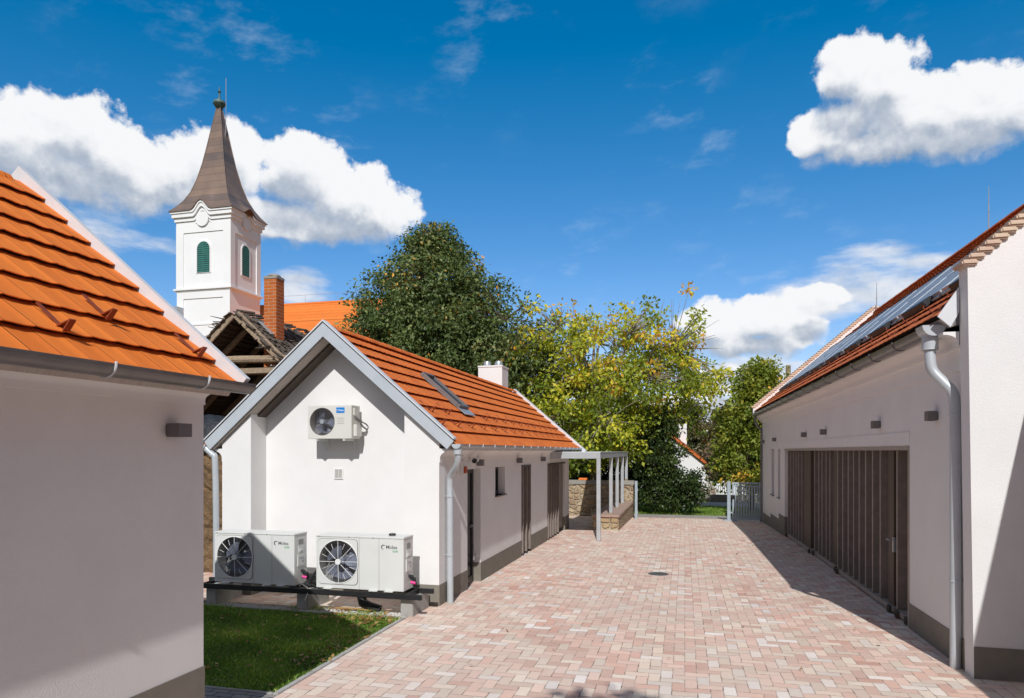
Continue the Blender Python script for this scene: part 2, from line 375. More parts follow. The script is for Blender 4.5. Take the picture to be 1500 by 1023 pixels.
def glass_mat(name, base, rough=.06, spec=.7):
    m, T, b = mat(name, base, rough, 0, spec)
    bump(T, b, T.noise(objco(T), 2.5, 2, .5), .05, .02); return m
M['glass'] = glass_mat('dark_glass', (.02, .024, .028))
M['pv'] = glass_mat('solar_glass', (.27, .295, .325), .42, .35)
M['roof_glass'] = glass_mat('roof_glass', (.02, .024, .028), .35, .15)
M['alu'] = mottled('bright_aluminium', (.60, .63, .66), (.54, .57, .60), 5, .32, None, metal=.55)

def leaf_mat(name, stops, trans=.35, rough=.5):
    m, T, b = mat(name, stops[0][1], rough, 0, .35)
    at = T.new('ShaderNodeAttribute', attribute_name='tint'); f = at.outputs['Fac']
    c = T.ramp(f, stops); T.l.new(c, b.inputs['Base Color'])
    tr = T.new('ShaderNodeBsdfTranslucent'); T.l.new(T.mix(1.0, c, (1.25, 1.2, .7, 1), 'MULTIPLY'), tr.inputs[0])
    mx = T.new('ShaderNodeMixShader'); mx.inputs[0].default_value = trans
    T.l.new(b.outputs[0], mx.inputs[1]); T.l.new(tr.outputs[0], mx.inputs[2])
    T.l.new(mx.outputs[0], T.n['Material Output'].inputs[0]); return m
M['leaf_dark'] = leaf_mat('dark_leaves', [(0, (0.063, 0.092, 0.031)), (.4, (0.116, 0.171, 0.053)), (.75, (0.213, 0.265, 0.088)), (.94, (0.344, 0.328, 0.125)), (1, (0.900, 0.436, 0.062))], .25)
M['leaf_walnut'] = leaf_mat('walnut_leaves', [(0, (0.146, 0.212, 0.032)), (.35, (0.320, 0.400, 0.042)), (.65, (0.612, 0.612, 0.059)), (.88, (0.810, 0.718, 0.067)), (1, (0.810, 0.452, 0.079))], .4)
M['leaf_shrub'] = leaf_mat('shrub_leaves', [(0, (0.022, 0.040, 0.011)), (.5, (0.049, 0.083, 0.022)), (1, (0.108, 0.154, 0.036))], .22, .4)
M['leaf_maple'] = leaf_mat('maple_leaves', [(0, (0.147, 0.209, 0.035)), (.45, (0.279, 0.340, 0.052)), (.8, (0.457, 0.458, 0.075)), (.95, (0.900, 0.680, 0.079)), (1, (0.900, 0.522, 0.079))], .4)
M['leaf_far'] = leaf_mat('far_leaves', [(0, (0.060, 0.078, 0.030)), (.5, (0.114, 0.120, 0.048)), (.85, (0.180, 0.156, 0.066)), (1, (0.264, 0.180, 0.072))], .3)
M['leaf_twig'] = leaf_mat('bare_twigs', [(0, (.16, .115, .075)), (1, (.26, .19, .12))], .1)
M['grass'] = leaf_mat('grass_blades', [(0, (0.093, 0.170, 0.028)), (.5, (0.210, 0.358, 0.052)), (.85, (0.420, 0.566, 0.104)), (1, (0.900, 0.792, 0.278))], .35)
M['litter'] = leaf_mat('fallen_leaf', [(0, (.16, .075, .025)), (.5, (.36, .19, .06)), (1, (.50, .34, .13))], .2)
M['gravel'] = leaf_mat('gravel_stone', [(0, (.30, .27, .23)), (.5, (.55, .52, .48)), (1, (.74, .72, .68))], .0, .8)

# ------------------------------------------------------------------ mesh helpers
class MB:
    def __init__(s): s.v = []; s.f = []
    def add(s, vs, fs):
        o = len(s.v); s.v += [tuple(p) for p in vs]; s.f += [tuple(i + o for i in f) for f in fs]; return s
    def box(s, x0, x1, y0, y1, z0, z1, mtx=None):
        vs = [Vector((x, y, z)) for z in (z0, z1) for y in (y0, y1) for x in (x0, x1)]
        if mtx is not None: vs = [mtx @ p for p in vs]
        return s.add(vs, [(0, 2, 3, 1), (4, 5, 7, 6), (0, 1, 5, 4), (2, 6, 7, 3), (0, 4, 6, 2), (1, 3, 7, 5)])
    def prism(s, pts, a, b, axis='y'):
        """polygon in the plane across the axis, swept from a to b"""
        def P(p, t):
            return (p[0], t, p[1]) if axis == 'y' else ((t, p[0], p[1]) if axis == 'x' else (p[0], p[1], t))
        n = len(pts); vs = [P(p, a) for p in pts] + [P(p, b) for p in pts]
        fs = [tuple(range(n - 1, -1, -1)), tuple(range(n, 2 * n))] + [(i, (i + 1) % n, (i + 1) % n + n, i + n) for i in range(n)]
        return s.add(vs, fs)
    def tube(s, path, r, n=10, cap=True):
        path = [Vector(p) for p in path]; k = len(path)
        rs = r if isinstance(r, (list, tuple)) else [r] * k
        vs = []; up = None
        for i, p in enumerate(path):
            t = (path[min(i + 1, k - 1)] - path[max(i - 1, 0)])
            t = t.normalized() if t.length > 1e-9 else Vector((0, 0, 1))
            if up is None:
                up = t.orthogonal().normalized()
            else:
                up = up - t * up.dot(t); up = up.normalized() if up.length > 1e-6 else t.orthogonal().normalized()
            w = t.cross(up)
            for q in range(n):
                a = 2 * math.pi * q / n; vs.append(p + (up * math.cos(a) + w * math.sin(a)) * rs[i])
        fs = [(i * n + q, i * n + (q + 1) % n, (i + 1) * n + (q + 1) % n, (i + 1) * n + q) for i in range(k - 1) for q in range(n)]
        if cap: fs += [tuple(range(n - 1, -1, -1)), tuple(range((k - 1) * n, k * n))]
        return s.add(vs, fs)
    def ring(s, c, r, t, axis='y', n=40, m=6, rt=None):
        """torus round an axis"""
        vs = []; rt = rt or t
        for i in range(n):
            a = 2 * math.pi * i / n
            for j in range(m):
                b = 2 * math.pi * j / m; rr = r + t * math.cos(b); h = rt * math.sin(b)
                vs.append((c[0] + rr * math.cos(a), c[1] + h, c[2] + rr * math.sin(a)) if axis == 'y' else (c[0] + rr * math.cos(a), c[1] + rr * math.sin(a), c[2] + h))
        return s.add(vs, [(i * m + j, ((i + 1) % n) * m + j, ((i + 1) % n) * m + (j + 1) % m, i * m + (j + 1) % m) for i in range(n) for j in range(m)])
    def lathe(s, prof, c, n=16):
        vs = [(c[0] + r * math.cos(2 * math.pi * q / n), c[1] + r * math.sin(2 * math.pi * q / n), c[2] + z) for r, z in prof for q in range(n)]
        k = len(prof)
        return s.add(vs, [(i * n + q, i * n + (q + 1) % n, (i + 1) * n + (q + 1) % n, (i + 1) * n + q) for i in range(k - 1) for q in range(n)] + [tuple(range(n - 1, -1, -1)), tuple(range((k - 1) * n, k * n))])
    def build(s, name, m, parent=None, bevel=0.0, seg=2, smooth=35, recalc=True):
        me = bpy.data.meshes.new(name); me.from_pydata(s.v, [], s.f)
        bm = bmesh.new(); bm.from_mesh(me)
        if recalc: bmesh.ops.recalc_face_normals(bm, faces=bm.faces)
        if bevel:
            ed = [e for e in bm.edges if len(e.link_faces) == 2 and e.calc_face_angle(0) > .6]
            bmesh.ops.bevel(bm, geom=ed, offset=bevel, segments=seg, affect='EDGES', clamp_overlap=True)
        bm.to_mesh(me); bm.free()
        if smooth:
            me.polygons.foreach_set('use_smooth', [True] * len(me.polygons)); me.set_sharp_from_angle(angle=R(smooth))
        me.materials.append(m)
        o = bpy.data.objects.new(name, me); COL.objects.link(o)
        if parent is not None: o.parent = parent
        return o

def tag(o, label=None, cat=None, group=None, kind=None):
    if label: o['label'] = label
    if cat: o['category'] = cat
    if group: o['group'] = group
    if kind: o['kind'] = kind
    return o
def thing(name, label, cat, loc=(0, 0, 0), rz=0.0, group=None):
    o = bpy.data.objects.new(name, None); COL.objects.link(o)
    o.empty_display_size = .2; o.location = loc; o.rotation_euler = (0, 0, rz)
    return tag(o, label, cat, group)
def dup(o, loc=None, label=None, rz=None, parent=None):
    def rec(a, p):
        c = a.copy(); COL.objects.link(c); c.parent = p
        for ch in list(a.children): rec(ch, c)
        return c
    c = rec(o, parent if parent is not None else o.parent)
    if loc is not None: c.location = loc
    if rz is not None: c.rotation_euler[2] = rz
    if label: c['label'] = label
    return c

def quads(name, P, tint, m, parent=None):
    """P: (n,4,3) array of separate little faces with one tint each"""
    n = len(P); me = bpy.data.meshes.new(name)
    me.vertices.add(n * 4); me.vertices.foreach_set('co', P.reshape(-1).astype(np.float32))
    me.loops.add(n * 4); me.loops.foreach_set('vertex_index', np.arange(n * 4, dtype=np.int32))
    me.polygons.add(n); me.polygons.foreach_set('loop_start', np.arange(0, n * 4, 4, dtype=np.int32))
    try: me.polygons.foreach_set('loop_total', np.full(n, 4, dtype=np.int32))
    except Exception: pass
    a = me.attributes.new('tint', 'FLOAT', 'FACE'); a.data.foreach_set('value', np.clip(tint, 0, 1).astype(np.float32))
    me.update(); me.validate(); me.materials.append(m)
    o = bpy.data.objects.new(name, me); COL.objects.link(o)
    if parent is not None: o.parent = parent
    return o

def wall(u0, u1, z0, z1, openings, plane, depth, axis='x', top=None):
    """upright wall with holes. axis 'x': the wall lies in a plane x = const and u runs along y; depth is signed (into the house)"""
    us = sorted({u0, u1, *[o[0] for o in openings], *[o[1] for o in openings]}); zs = sorted({z0, z1, *[o[2] for o in openings], *[o[3] for o in openings]})
    us = [u for u in us if u0 <= u <= u1]; zs = [z for z in zs if z0 <= z <= z1]
    def solid(i, k):
        if i < 0 or k < 0 or i >= len(us) - 1 or k >= len(zs) - 1: return False
        cu, cz = (us[i] + us[i + 1]) / 2, (zs[k] + zs[k + 1]) / 2
        return not any(o[0] < cu < o[1] and o[2] < cz < o[3] for o in openings)
    mb = MB(); a, b = plane, plane + depth
    def P(t, u, z): return (t, u, z) if axis == 'x' else (u, t, z)
    for i in range(len(us) - 1):
        for k in range(len(zs) - 1):
            if not solid(i, k): continue
            A, B, C, D = us[i], us[i + 1], zs[k], zs[k + 1]
            for t in (a, b): mb.add([P(t, A, C), P(t, B, C), P(t, B, D), P(t, A, D)], [(0, 1, 2, 3)])
            if not solid(i - 1, k): mb.add([P(a, A, C), P(b, A, C), P(b, A, D), P(a, A, D)], [(0, 1, 2, 3)])
            if not solid(i + 1, k): mb.add([P(a, B, C), P(b, B, C), P(b, B, D), P(a, B, D)], [(0, 1, 2, 3)])
            if not solid(i, k - 1): mb.add([P(a, A, C), P(b, A, C), P(b, B, C), P(a, B, C)], [(0, 1, 2, 3)])
            if not solid(i, k + 1): mb.add([P(a, A, D), P(b, A, D), P(b, B, D), P(a, B, D)], [(0, 1, 2, 3)])
    v = {}; nv = []; nf = []
    for f in mb.f:
        g = []
        for i in f:
            key = tuple(round(c, 5) for c in mb.v[i])
            if key not in v: v[key] = len(nv); nv.append(key)
            g.append(v[key])
        nf.append(tuple(g))
    mb.v, mb.f = nv, nf
    return mb

def tile_roof(xe, ze, xr, zr, y0, y1, gauge=.335, tw=.2, lift=.052, thick=.02, wave=.011, sub=5, over=.05):
    """interlocking tiles: every course a wavy sheet whose lower edge stands off the course below. xe,ze eave; xr,zr ridge"""
    mb = MB(); L = math.hypot(xr - xe, zr - ze); dx, dz = (xr - xe) / L, (zr - ze) / L
    nx, nz = -dz, dx
    if nz < 0: nx, nz = -nx, -nz
    nc = max(1, round(L / gauge)); g = L / nc
    ny = max(2, int((y1 - y0) / tw * sub)); ys = [y0 + (y1 - y0) * i / ny for i in range(ny + 1)]
    for c in range(nc):
        s0 = c * g - (over if c == 0 else .025); s1 = min((c + 1) * g + .05, L)
        jit = rnd.uniform(-.003, .003)
        vs = []
        for y in ys:
            fy = (y / tw) % 1.0
            h = wave * (abs(fy - .5) * 2) ** 3 + wave * .35 * math.sin(fy * math.pi * 2) + rnd.uniform(-.0015, .0015)
            for (s, off) in ((s0, lift + jit), (s1, .016)):
                for th in (0, -thick):
                    hh = off + h + th
                    vs.append((xe + dx * s + nx * hh, y, ze + dz * s + nz * hh))
        fs = []
        for i in range(ny):
            a, b = i * 4, (i + 1) * 4
            fs += [(a, a + 2, b + 2, b), (a + 1, b + 1, b + 3, a + 3), (a, b, b + 1, a + 1), (a + 2, a + 3, b + 3, b + 2)]
        e = ny * 4; fs += [(0, 1, 3, 2), (e, e + 2, e + 3, e + 1)]
        mb.add(vs, fs)
    return mb
def shade_battens(xe, ze, xr, zr, y0, y1, gauge=.335, lift=.052, back=.045, over=.05):
    """near-black battens that stand in for the shade in the gap under every course"""
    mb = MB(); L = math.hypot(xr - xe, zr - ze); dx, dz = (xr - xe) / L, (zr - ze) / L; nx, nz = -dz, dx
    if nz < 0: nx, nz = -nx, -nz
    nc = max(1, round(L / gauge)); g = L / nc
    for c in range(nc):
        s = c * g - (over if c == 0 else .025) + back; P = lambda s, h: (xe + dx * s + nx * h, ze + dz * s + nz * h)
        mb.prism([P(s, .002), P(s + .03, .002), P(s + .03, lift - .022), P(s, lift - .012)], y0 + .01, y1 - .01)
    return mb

def half_gutter(x, z, y0, y1, r=.07, th=.004, n=12):
    """half-round channel along y, open upwards, its top at z and centre at x"""
    mb = MB(); out = [(x + r * math.cos(math.pi + math.pi * i / n), z + r * math.sin(math.pi + math.pi * i / n)) for i in range(n + 1)]
    inn = [(x + (r - th) * math.cos(math.pi + math.pi * i / n), z + (r - th) * math.sin(math.pi + math.pi * i / n)) for i in range(n, -1, -1)]
    mb.prism(out + inn, y0, y1)
    for yy, y2 in ((y0, y0 + .004), (y1 - .004, y1)): mb.prism([(p[0], p[1]) for p in inn], yy, y2)
    return mb
def gutter_bracket(x, z, r=.073):
    mb = MB(); n = 12
    pts = [(x + r * math.cos(math.pi + math.pi * i / n), 0, z + r * math.sin(math.pi + math.pi * i / n)) for i in range(n + 1)]
    pts = [(pts[0][0], 0, z + .012)] + pts + [(pts[-1][0], 0, z + .012)]
    mb.tube(pts, .0085, 6); return mb

def cove(x_wall, z0, z1, proj, y0, y1, step=.02, sgn=1, n=8):
    """plaster eaves cornice: small step then a hollow curve out to the gutter board"""
    pts = [(x_wall, z0), (x_wall + sgn * step, z0)]
    zs = z0 + (z1 - z0) * .35
    pts.append((x_wall + sgn * step, zs))
    for i in range(1, n + 1):
        a = math.pi / 2 * i / n
        pts.append((x_wall + sgn * (step + (proj - step) * (1 - math.cos(a))), zs + (z1 - zs) * math.sin(a)))
    pts.append((x_wall + sgn * proj, z1 + .03)); pts.append((x_wall, z1 + .03))
    return MB().prism(pts, y0, y1)

# ------------------------------------------------------------------ ground
def gz(y):
    pts = [(-1e4, 0), (10, 0), (13, -.035), (18, -.07), (22, -.11), (28, -.25), (40, -.45), (55, -1.0), (80, -1.2), (1e5, -1.2)]
    for (a, za), (b, zb) in zip(pts, pts[1:]):
        if y <= b: return za + (zb - za) * (y - a) / (b - a)
def sheet(name, m, rows, dz=0.0, label=None):
    """rows: list of (y, x0, x1)"""
    mb = MB()
    for (y, a, b), (y2, a2, b2) in zip(rows, rows[1:]):
        mb.add([(a, y, gz(y) + dz), (b, y, gz(y) + dz), (b2, y2, gz(y2) + dz), (a2, y2, gz(y2) + dz)], [(0, 1, 2, 3)])
    o = mb.build(name, m, smooth=0, recalc=False); o['kind'] = 'structure'; return o
ys = [-900, -200, -60, -12, 0, 6, 10, 13, 18, 22, 28, 40, 55, 80, 200, 900]
sheet('ground', M['far_ground'], [(y, -900, 900) for y in ys], -.06)
sheet('paving', M['paver'], [(-11.9, -3.96, 12), (0, -3.96, 12), (6, -3.96, 12), (9.36, -3.96, 12)], 0)
sheet('courtyard', M['paver'], [(9.36, -3.96, 12), (9.62, -3.96, 12), (9.62, -9.5, 12), (10, -9.5, 12), (13, -9.5, 12), (18, -9.5, 12), (22, -9.5, 12), (28.35, -9.5, 12)], 0)
sheet('lawn', M['soil'], [(6.12, -9.5, -4.03), (9.27, -9.5, -4.03)], -.012)
sheet('gravel_bed', M['gravel_bed'], [(9.33, -9.5, -3.97), (9.62, -9.5, -3.97)], -.02)
sheet('path', M['strip'], [(4.7, -9.5, -3.96), (6.08, -9.5, -3.96)], -.004)
sheet('pavement', M['road'], [(28.35, -9.5, 9), (30.2, -9.5, 9)], -.006)
kb = MB()
kb.box(-4.03, -3.965, 6.08, 9.33, -.1, .012); kb.box(-9.5, -4.034, 9.27, 9.33, -.1, .02); kb.box(-9.5, -4.034, 6.08, 6.12, -.1, .008)
kb.build('kerb', M['kerb'], bevel=.006)['kind'] = 'structure'
# the public road beyond the gate
sheet('road', M['road'], [(36.5, -60, 60), (40, -60, 60), (40.5, -60, 60)], .012)

# ------------------------------------------------------------------ shared house pieces
def chevron(xc, zc, half, slope, up, down, cut=True):
    """roof-shaped band: outline from `up` above to `down` below a gable line whose apex is (xc, zc)"""
    ze = zc - half * slope; a = math.atan(slope); k = down * math.sin(a) * math.cos(a) * 1.0 if cut else 0
    o = [(xc - half, ze + up), (xc, zc + up), (xc + half, ze + up)]
    i = [(xc + half - k, ze - down + k * slope), (xc, zc - down), (xc - half + k, ze - down + k * slope)]
    return o + i
def ridge_caps(x, z, y0, y1, r=.095, step=.36):
    mb = MB(); y = y0; n = 8
    while y < y1 - .05:
        e = min(y + step + .03, y1)
        pr = [(x + r * math.cos(math.pi * i / n), z + r * math.sin(math.pi * i / n) * .9) for i in range(n + 1)]
        pi = [(x + (r - .015) * math.cos(math.pi * i / n), z + (r - .015) * math.sin(math.pi * i / n) * .9) for i in range(n, -1, -1)]
        mb.prism([(p[0], p[1] + .004) for p in pr + pi], y, e); y += step
        r = r + .004 if r < .1 else r - .004
    return mb
def snow_guard(parent, m, w=.035, h=.085):
    """bent strip: an upright plate with a brace behind it (local x runs down the slope, z off the roof)"""
    mb = MB()
    mb.box(-.004, .004, -w / 2, w / 2, 0, h)
    q = Matrix.Translation((-.0, 0, h - .004)) @ Matrix.Rotation(R(-38), 4, 'Y')
    mb.box(-.004, .004, -w / 2, w / 2, -h * 1.22, 0, Matrix.Translation((0, 0, h)) @ Matrix.Rotation(R(32), 4, 'Y'))
    mb.box(-.30, -.05, -w * .35, w * .35, .004, .010)
    return mb.build('snow_guard', m, parent, smooth=0)
def place_on_slope(o, x, y, z, slope, lift=.05):
    a = math.atan(slope); o.location = (x + math.sin(a) * lift, y, z + math.cos(a) * lift); o.rotation_euler = (0, a, 0)
def wall_lamp(loc, rz, label, w=.125, p=.12, h=.12):
    t = thing('wall_lamp', label, 'wall lamp', loc, rz, 'box lamps fixed along the house walls')
    MB().box(0, .02, -w / 2 + .015, w / 2 - .015, -h / 2 + .01, h / 2 - .01).build('back_plate', M['lamp'], t)
    mb = MB()
    for a, b, c, d in ((-w / 2, -w / 2 + .006, -h / 2, h / 2), (w / 2 - .006, w / 2, -h / 2, h / 2)): mb.box(.0205, p, a, b, c, d)
    mb.box(p - .006, p - .0005, -w / 2 + .0062, w / 2 - .0062, -h / 2, h / 2); mb.box(.0205, .026, -w / 2 + .0062, w / 2 - .0062, -h / 2, h / 2)
    mb.build('lamp_body', M['lamp'], t, smooth=0)
    MB().box(.0265, p - .0065, -w / 2 + .0065, w / 2 - .0065, -.02, .02).build('lens', M['white'], t, smooth=0)
    return t
def downpipe(path, r, m, parent, collars=(), name='downpipe'):
    # round the bends with a Catmull-Rom pass
    P = [Vector(p) for p in path]; out = []
    for i in range(len(P) - 1):
        a, b, c, d = P[max(i - 1, 0)], P[i], P[i + 1], P[min(i + 2, len(P) - 1)]
        for k in range(6):
            t = k / 6; out.append(.5 * ((2 * b) + (c - a) * t + (2 * a - 5 * b + 4 * c - d) * t * t + (3 * b - a - 3 * c + d) * t ** 3))
    out.append(P[-1])
    o = MB().tube(out, r, 18).build(name, m, parent)
    for (x, y, z, wx) in collars:
        mb = MB(); mb.ring((x, y, z), r + .003, .006, 'z', 20, 6, .012); mb.tube([(x + (r if wx > 0 else -r), y, z), (x + wx, y, z)], .006, 6); mb.box(x - .012, x + .012, y - r - .016, y - r - .001, z - .012, z + .012)
        mb.build('pipe_clamp', m, o)
    return o

# ------------------------------------------------------------------ house in the middle
HM = thing('white_house', 'white gabled house with orange tile roof and heat pumps in front', 'house', (-3.764, 10.181, 0))
SLM = .861; XR = -1.982
def zu(x, z0=4.30): return z0 - SLM * abs(x - XR)
dz_open = [(1.445, 2.26, -.5, 2.12), (3.29, 4.08, 1.53, 2.12), (5.6, 6.59, -.5, 2.11), (8.77, 11.62, -.5, 2.10)]
wall(.70, 12.46, -.5, 2.46, dz_open, 0, -.33).build('wall', M['plaster'], HM, smooth=0)
mb = MB(); mb.prism([(-3.964, -.5), (0, -.5), (0, zu(0)), (XR, 4.30), (-3.964, zu(-3.964))], .44, .70)
mb.build('gable_wall', M['plaster_smooth'], HM, smooth=0)
mb = MB(); mb.prism([(-3.964, -.5), (-3.40, -.5), (-3.40, zu(-3.40)), (-3.964, zu(-3.964))], 0, .4395)
mb.build('pilaster', M['plaster_smooth'], HM, smooth=0)
mb = MB(); mb.prism([(-.589, -.5), (0, -.5), (0, zu(0)), (-.589, zu(-.589))], 0, .4395)
mb.build('pilaster', M['plaster_smooth'], HM, smooth=0)
mb = MB(); mb.box(-3.964, -3.64, .7, 12.46, -.5, 2.46); mb.prism([(-3.64, -.5), (-.33, -.5), (-.33, zu(-.33)), (XR, 4.3), (-3.64, zu(-3.64))], 12.2, 12.459)
mb.build('rear_wall', M['plaster_smooth'], HM, smooth=0)
MB().box(-3.6, -.4, .75, 12.1, -.04, .0).build('floor', M['concrete'], HM)
mb = MB()
for a, b in ((.0, 1.445), (2.26, 5.6), (6.59, 8.77), (11.62, 12.46)): mb.box(-.30 if a > .5 else -.10, .006, a - .006, b + (.006 if b < 12 else 0), -.5, .33)
mb.box(-.595, -.1005, -.006, .1, -.5, .33); mb.box(-3.97, -3.395, -.006, .30, -.5, .33); mb.box(-3.3945, -.5895, .434, .6, -.5, .33); mb.box(-3.97, -3.5, .3005, 12.4, -.5, .33)
mb.build('plinth', M['plinth'], HM, smooth=0)
# roof
mb = MB(); mb.prism(chevron(XR, 4.44, 2.20, SLM, 0, .13), -.065, 12.84)
RM = mb.build('roof', M['soffit'], HM, smooth=0)
tile_roof(.25, 2.545, XR, 4.47, -.075, 12.86, lift=.064, thick=.009, wave=.005).build('tiles', M['tile'], RM, smooth=30)
shade_battens(.25, 2.545, XR, 4.47, -.075, 12.86, lift=.064).build('battens', M['shade_batten'], RM, smooth=0)
tile_roof(-4.214, 2.545, XR, 4.47, -.075, 12.86, sub=3).build('tiles', M['tile'], RM, smooth=30)
ridge_caps(XR, 4.475, -.06, 12.8, .085).build('ridge_tiles', M['tile'], RM)
mb = MB(); mb.prism(chevron(XR, 4.555, 2.26, SLM, .0, .225), -.105, -.0755); mb.build('fascia', M['fascia'], RM, smooth=0)
mb = MB(); mb.prism(chevron(XR, 4.572, 2.262, SLM, .0, .012, False), -.112, -.04); mb.build('drip_edge', M['black'], RM, smooth=0)
mb = MB(); mb.prism(chevron(XR, 4.604, 2.262, SLM, .0, .026, False), -.118, .03); mb.build('verge_flashing', M['white_metal'], RM, smooth=0)
mb = MB(); mb.prism(chevron(XR, 4.62, 2.50, SLM, .0, .16), 12.865, 13.14); mb.build('verge_flashing', M['white_metal'], RM, smooth=0)
# stained rafters closing the recess
mb = MB()
mb.prism([(-3.3995, zu(-3.3995)), (XR, 4.30), (XR, 4.262), (-3.3995, zu(-3.3995) - .038)], .19, .439)
mb.prism([(XR + .0005, 4.30), (-.5895, zu(-.5895)), (-.5895, zu(-.5895) - .038), (XR + .0005, 4.262)], .19, .439)
mb.build('rafter', M['brown_wood'], RM, smooth=0)
cove(0, 2.27, 2.46, .21, .003, 12.45, step=.012).build('eaves_cornice', M['plaster_smooth'], HM, smooth=50)
cove(-3.964, 2.27, 2.46, .21, .003, 12.45, step=.012, sgn=-1).build('eaves_cornice', M['plaster_smooth'], HM, smooth=50)
G1 = half_gutter(.325, 2.555, -.10, 12.95, .068).build('gutter', M['zinc'], HM, smooth=60)
half_gutter(-4.28, 2.555, -.10, 12.95, .068).build('gutter', M['zinc'], HM, smooth=60)
gb = gutter_bracket(.325, 2.555, .071).build('gutter_bracket', M['white_metal'], G1); gb.location.y = .35
for k in range(1, 17): dup(gb, (0, .35 + .76 * k, 0))
# hopper and downpipes
mb = MB(); mb.prism([(.325 + .075 * math.cos(math.pi + math.pi * i / 12), 2.56 + .075 * math.sin(math.pi + math.pi * i / 12)) for i in range(13)], -.125, .02)
mb.tube([(.325, -.04, 2.52), (.325, -.04, 2.40)], .066, 18); mb.build('pipe_hopper', M['pipe'], HM)
downpipe([(.325, -.04, 2.46), (.325, -.02, 2.36), (.27, .06, 2.22), (.13, .22, 2.08), (.085, .27, 1.95), (.085, .275, 1.6), (.085, .28, .8), (.085, .285, -.0)], .052, M['pipe'], HM,
         ((.085, .277, 1.72, -.085), (.085, .282, .77, -.085)))
downpipe([(-4.26, -.06, 2.53), (-4.20, -.06, 2.46), (-4.10, -.06, 2.38), (-4.06, -.06, 2.28), (-4.04, -.06, 1.4), (-4.035, -.06, .0)], .052, M['pipe'], HM)
mb = MB(); mb.prism([(-4.28 + .075 * math.cos(math.pi + math.pi * i / 12), 2.56 + .075 * math.sin(math.pi + math.pi * i / 12)) for i in range(13)], -.125, .02); mb.build('pipe_hopper', M['pipe'], HM)
# chimney with two steel cowls
mb = MB(); mb.box(-2.73, -1.93, 11.02, 11.80, 3.9, 5.16); CH = mb.build('chimney', M['plaster_smooth'], RM, smooth=0)
MB().box(-2.745, -1.915, 11.0, 11.82, 5.16, 5.215).build('chimney_cap', M['plaster_smooth'], CH, bevel=.006)
for x in (-2.52, -2.13):
    MB().lathe([(.09, 0), (.13, .02), (.125, .11), (.10, .17), (.02, .18)], (x, 11.35, 5.215)).build('cowl', M['steel_wire'], CH)
# roof window
sk = thing('skylight', None, None); sk.parent = RM; place_on_slope(sk, -.93, 2.68, 4.47 - SLM * (-.93 - XR), SLM, .055)
mb = MB(); mb.box(-.52, -.46, -.29, .29, 0, .09); mb.box(.46, .52, -.29, .29, 0, .09); mb.box(-.4595, .4595, -.29, -.25, 0, .09); mb.box(-.4595, .4595, .25, .29, 0, .09)
fr = mb.build('skylight', M['lamp'], RM, bevel=.006); fr.location = sk.location; fr.rotation_euler = sk.rotation_euler
mb = MB(); mb.box(-.4595, .4595, -.2495, .2495, .02, .045); gl = mb.build('pane', M['roof_glass'], RM, smooth=0); gl.location = sk.location; gl.rotation_euler = sk.rotation_euler
mb = MB(); mb.box(.5205, .72, -.33, .33, .022, .034); ap = mb.build('apron', M['zinc'], RM, smooth=0); ap.location = sk.location; ap.rotation_euler = sk.rotation_euler
bpy.data.objects.remove(sk)
g0 = snow_guard(RM, M['guard'], .05, .115)
k = 0
for (x, off) in ((-.36, .55), (-.09, .28)):
    for i in range(15):
        y = off + i * .80
        if x < -.2 and 2.0 < y < 3.2: continue
        g = g0 if k == 0 else dup(g0); k += 1
        place_on_slope(g, x, y, 4.47 - SLM * (x - XR), SLM, .045)
# doors and window in the side wall
mb = MB(); mb.box(-.20, -.14, 1.447, 1.53, -.02, 2.118); mb.box(-.20, -.14, 2.175, 2.258, -.02, 2.118); mb.box(-.20, -.14, 1.5305, 2.1745, 2.03, 2.118); mb.box(-.20, -.14, 1.5305, 2.1745, -.02, .10); mb.box(-.20, -.14, 1.5305, 2.1745, 1.0, 1.08)
DR = mb.build('door', M['frame_dark'], HM, bevel=.004)
MB().box(-.185, -.165, 1.5305, 2.1745, .1005, 2.0295).build('pane', M['glass'], DR, smooth=0)
MB().tube([(-.14, 2.12, 1.05), (-.095, 2.12, 1.05), (-.09, 2.0, 1.05)], .01, 8).build('handle', M['steel_wire'], DR)
MB().tube([(-.08, 2.2599, .45), (-.08, 2.22, .45)], .022, 12).build('door_stop', M['white'], HM)
mb = MB(); mb.box(-.20, -.15, 3.29, 3.35, 1.53, 2.119); mb.box(-.20, -.15, 4.02, 4.08, 1.53, 2.119); mb.box(-.20, -.15, 3.3505, 4.0195, 2.06, 2.119); mb.box(-.20, -.15, 3.3505, 4.0195, 1.53, 1.60)
WN = mb.build('window', M['frame_dark'], HM, bevel=.004)
MB().box(-.185, -.17, 3.3505, 4.0195, 1.6005, 2.0595).build('pane', M['glass'], WN, smooth=0)
MB().box(-.149, .045, 3.27, 4.10, 1.505, 1.53, Matrix.Translation((0, 0, 0))).build('sill', M['lamp'], WN, bevel=.004)
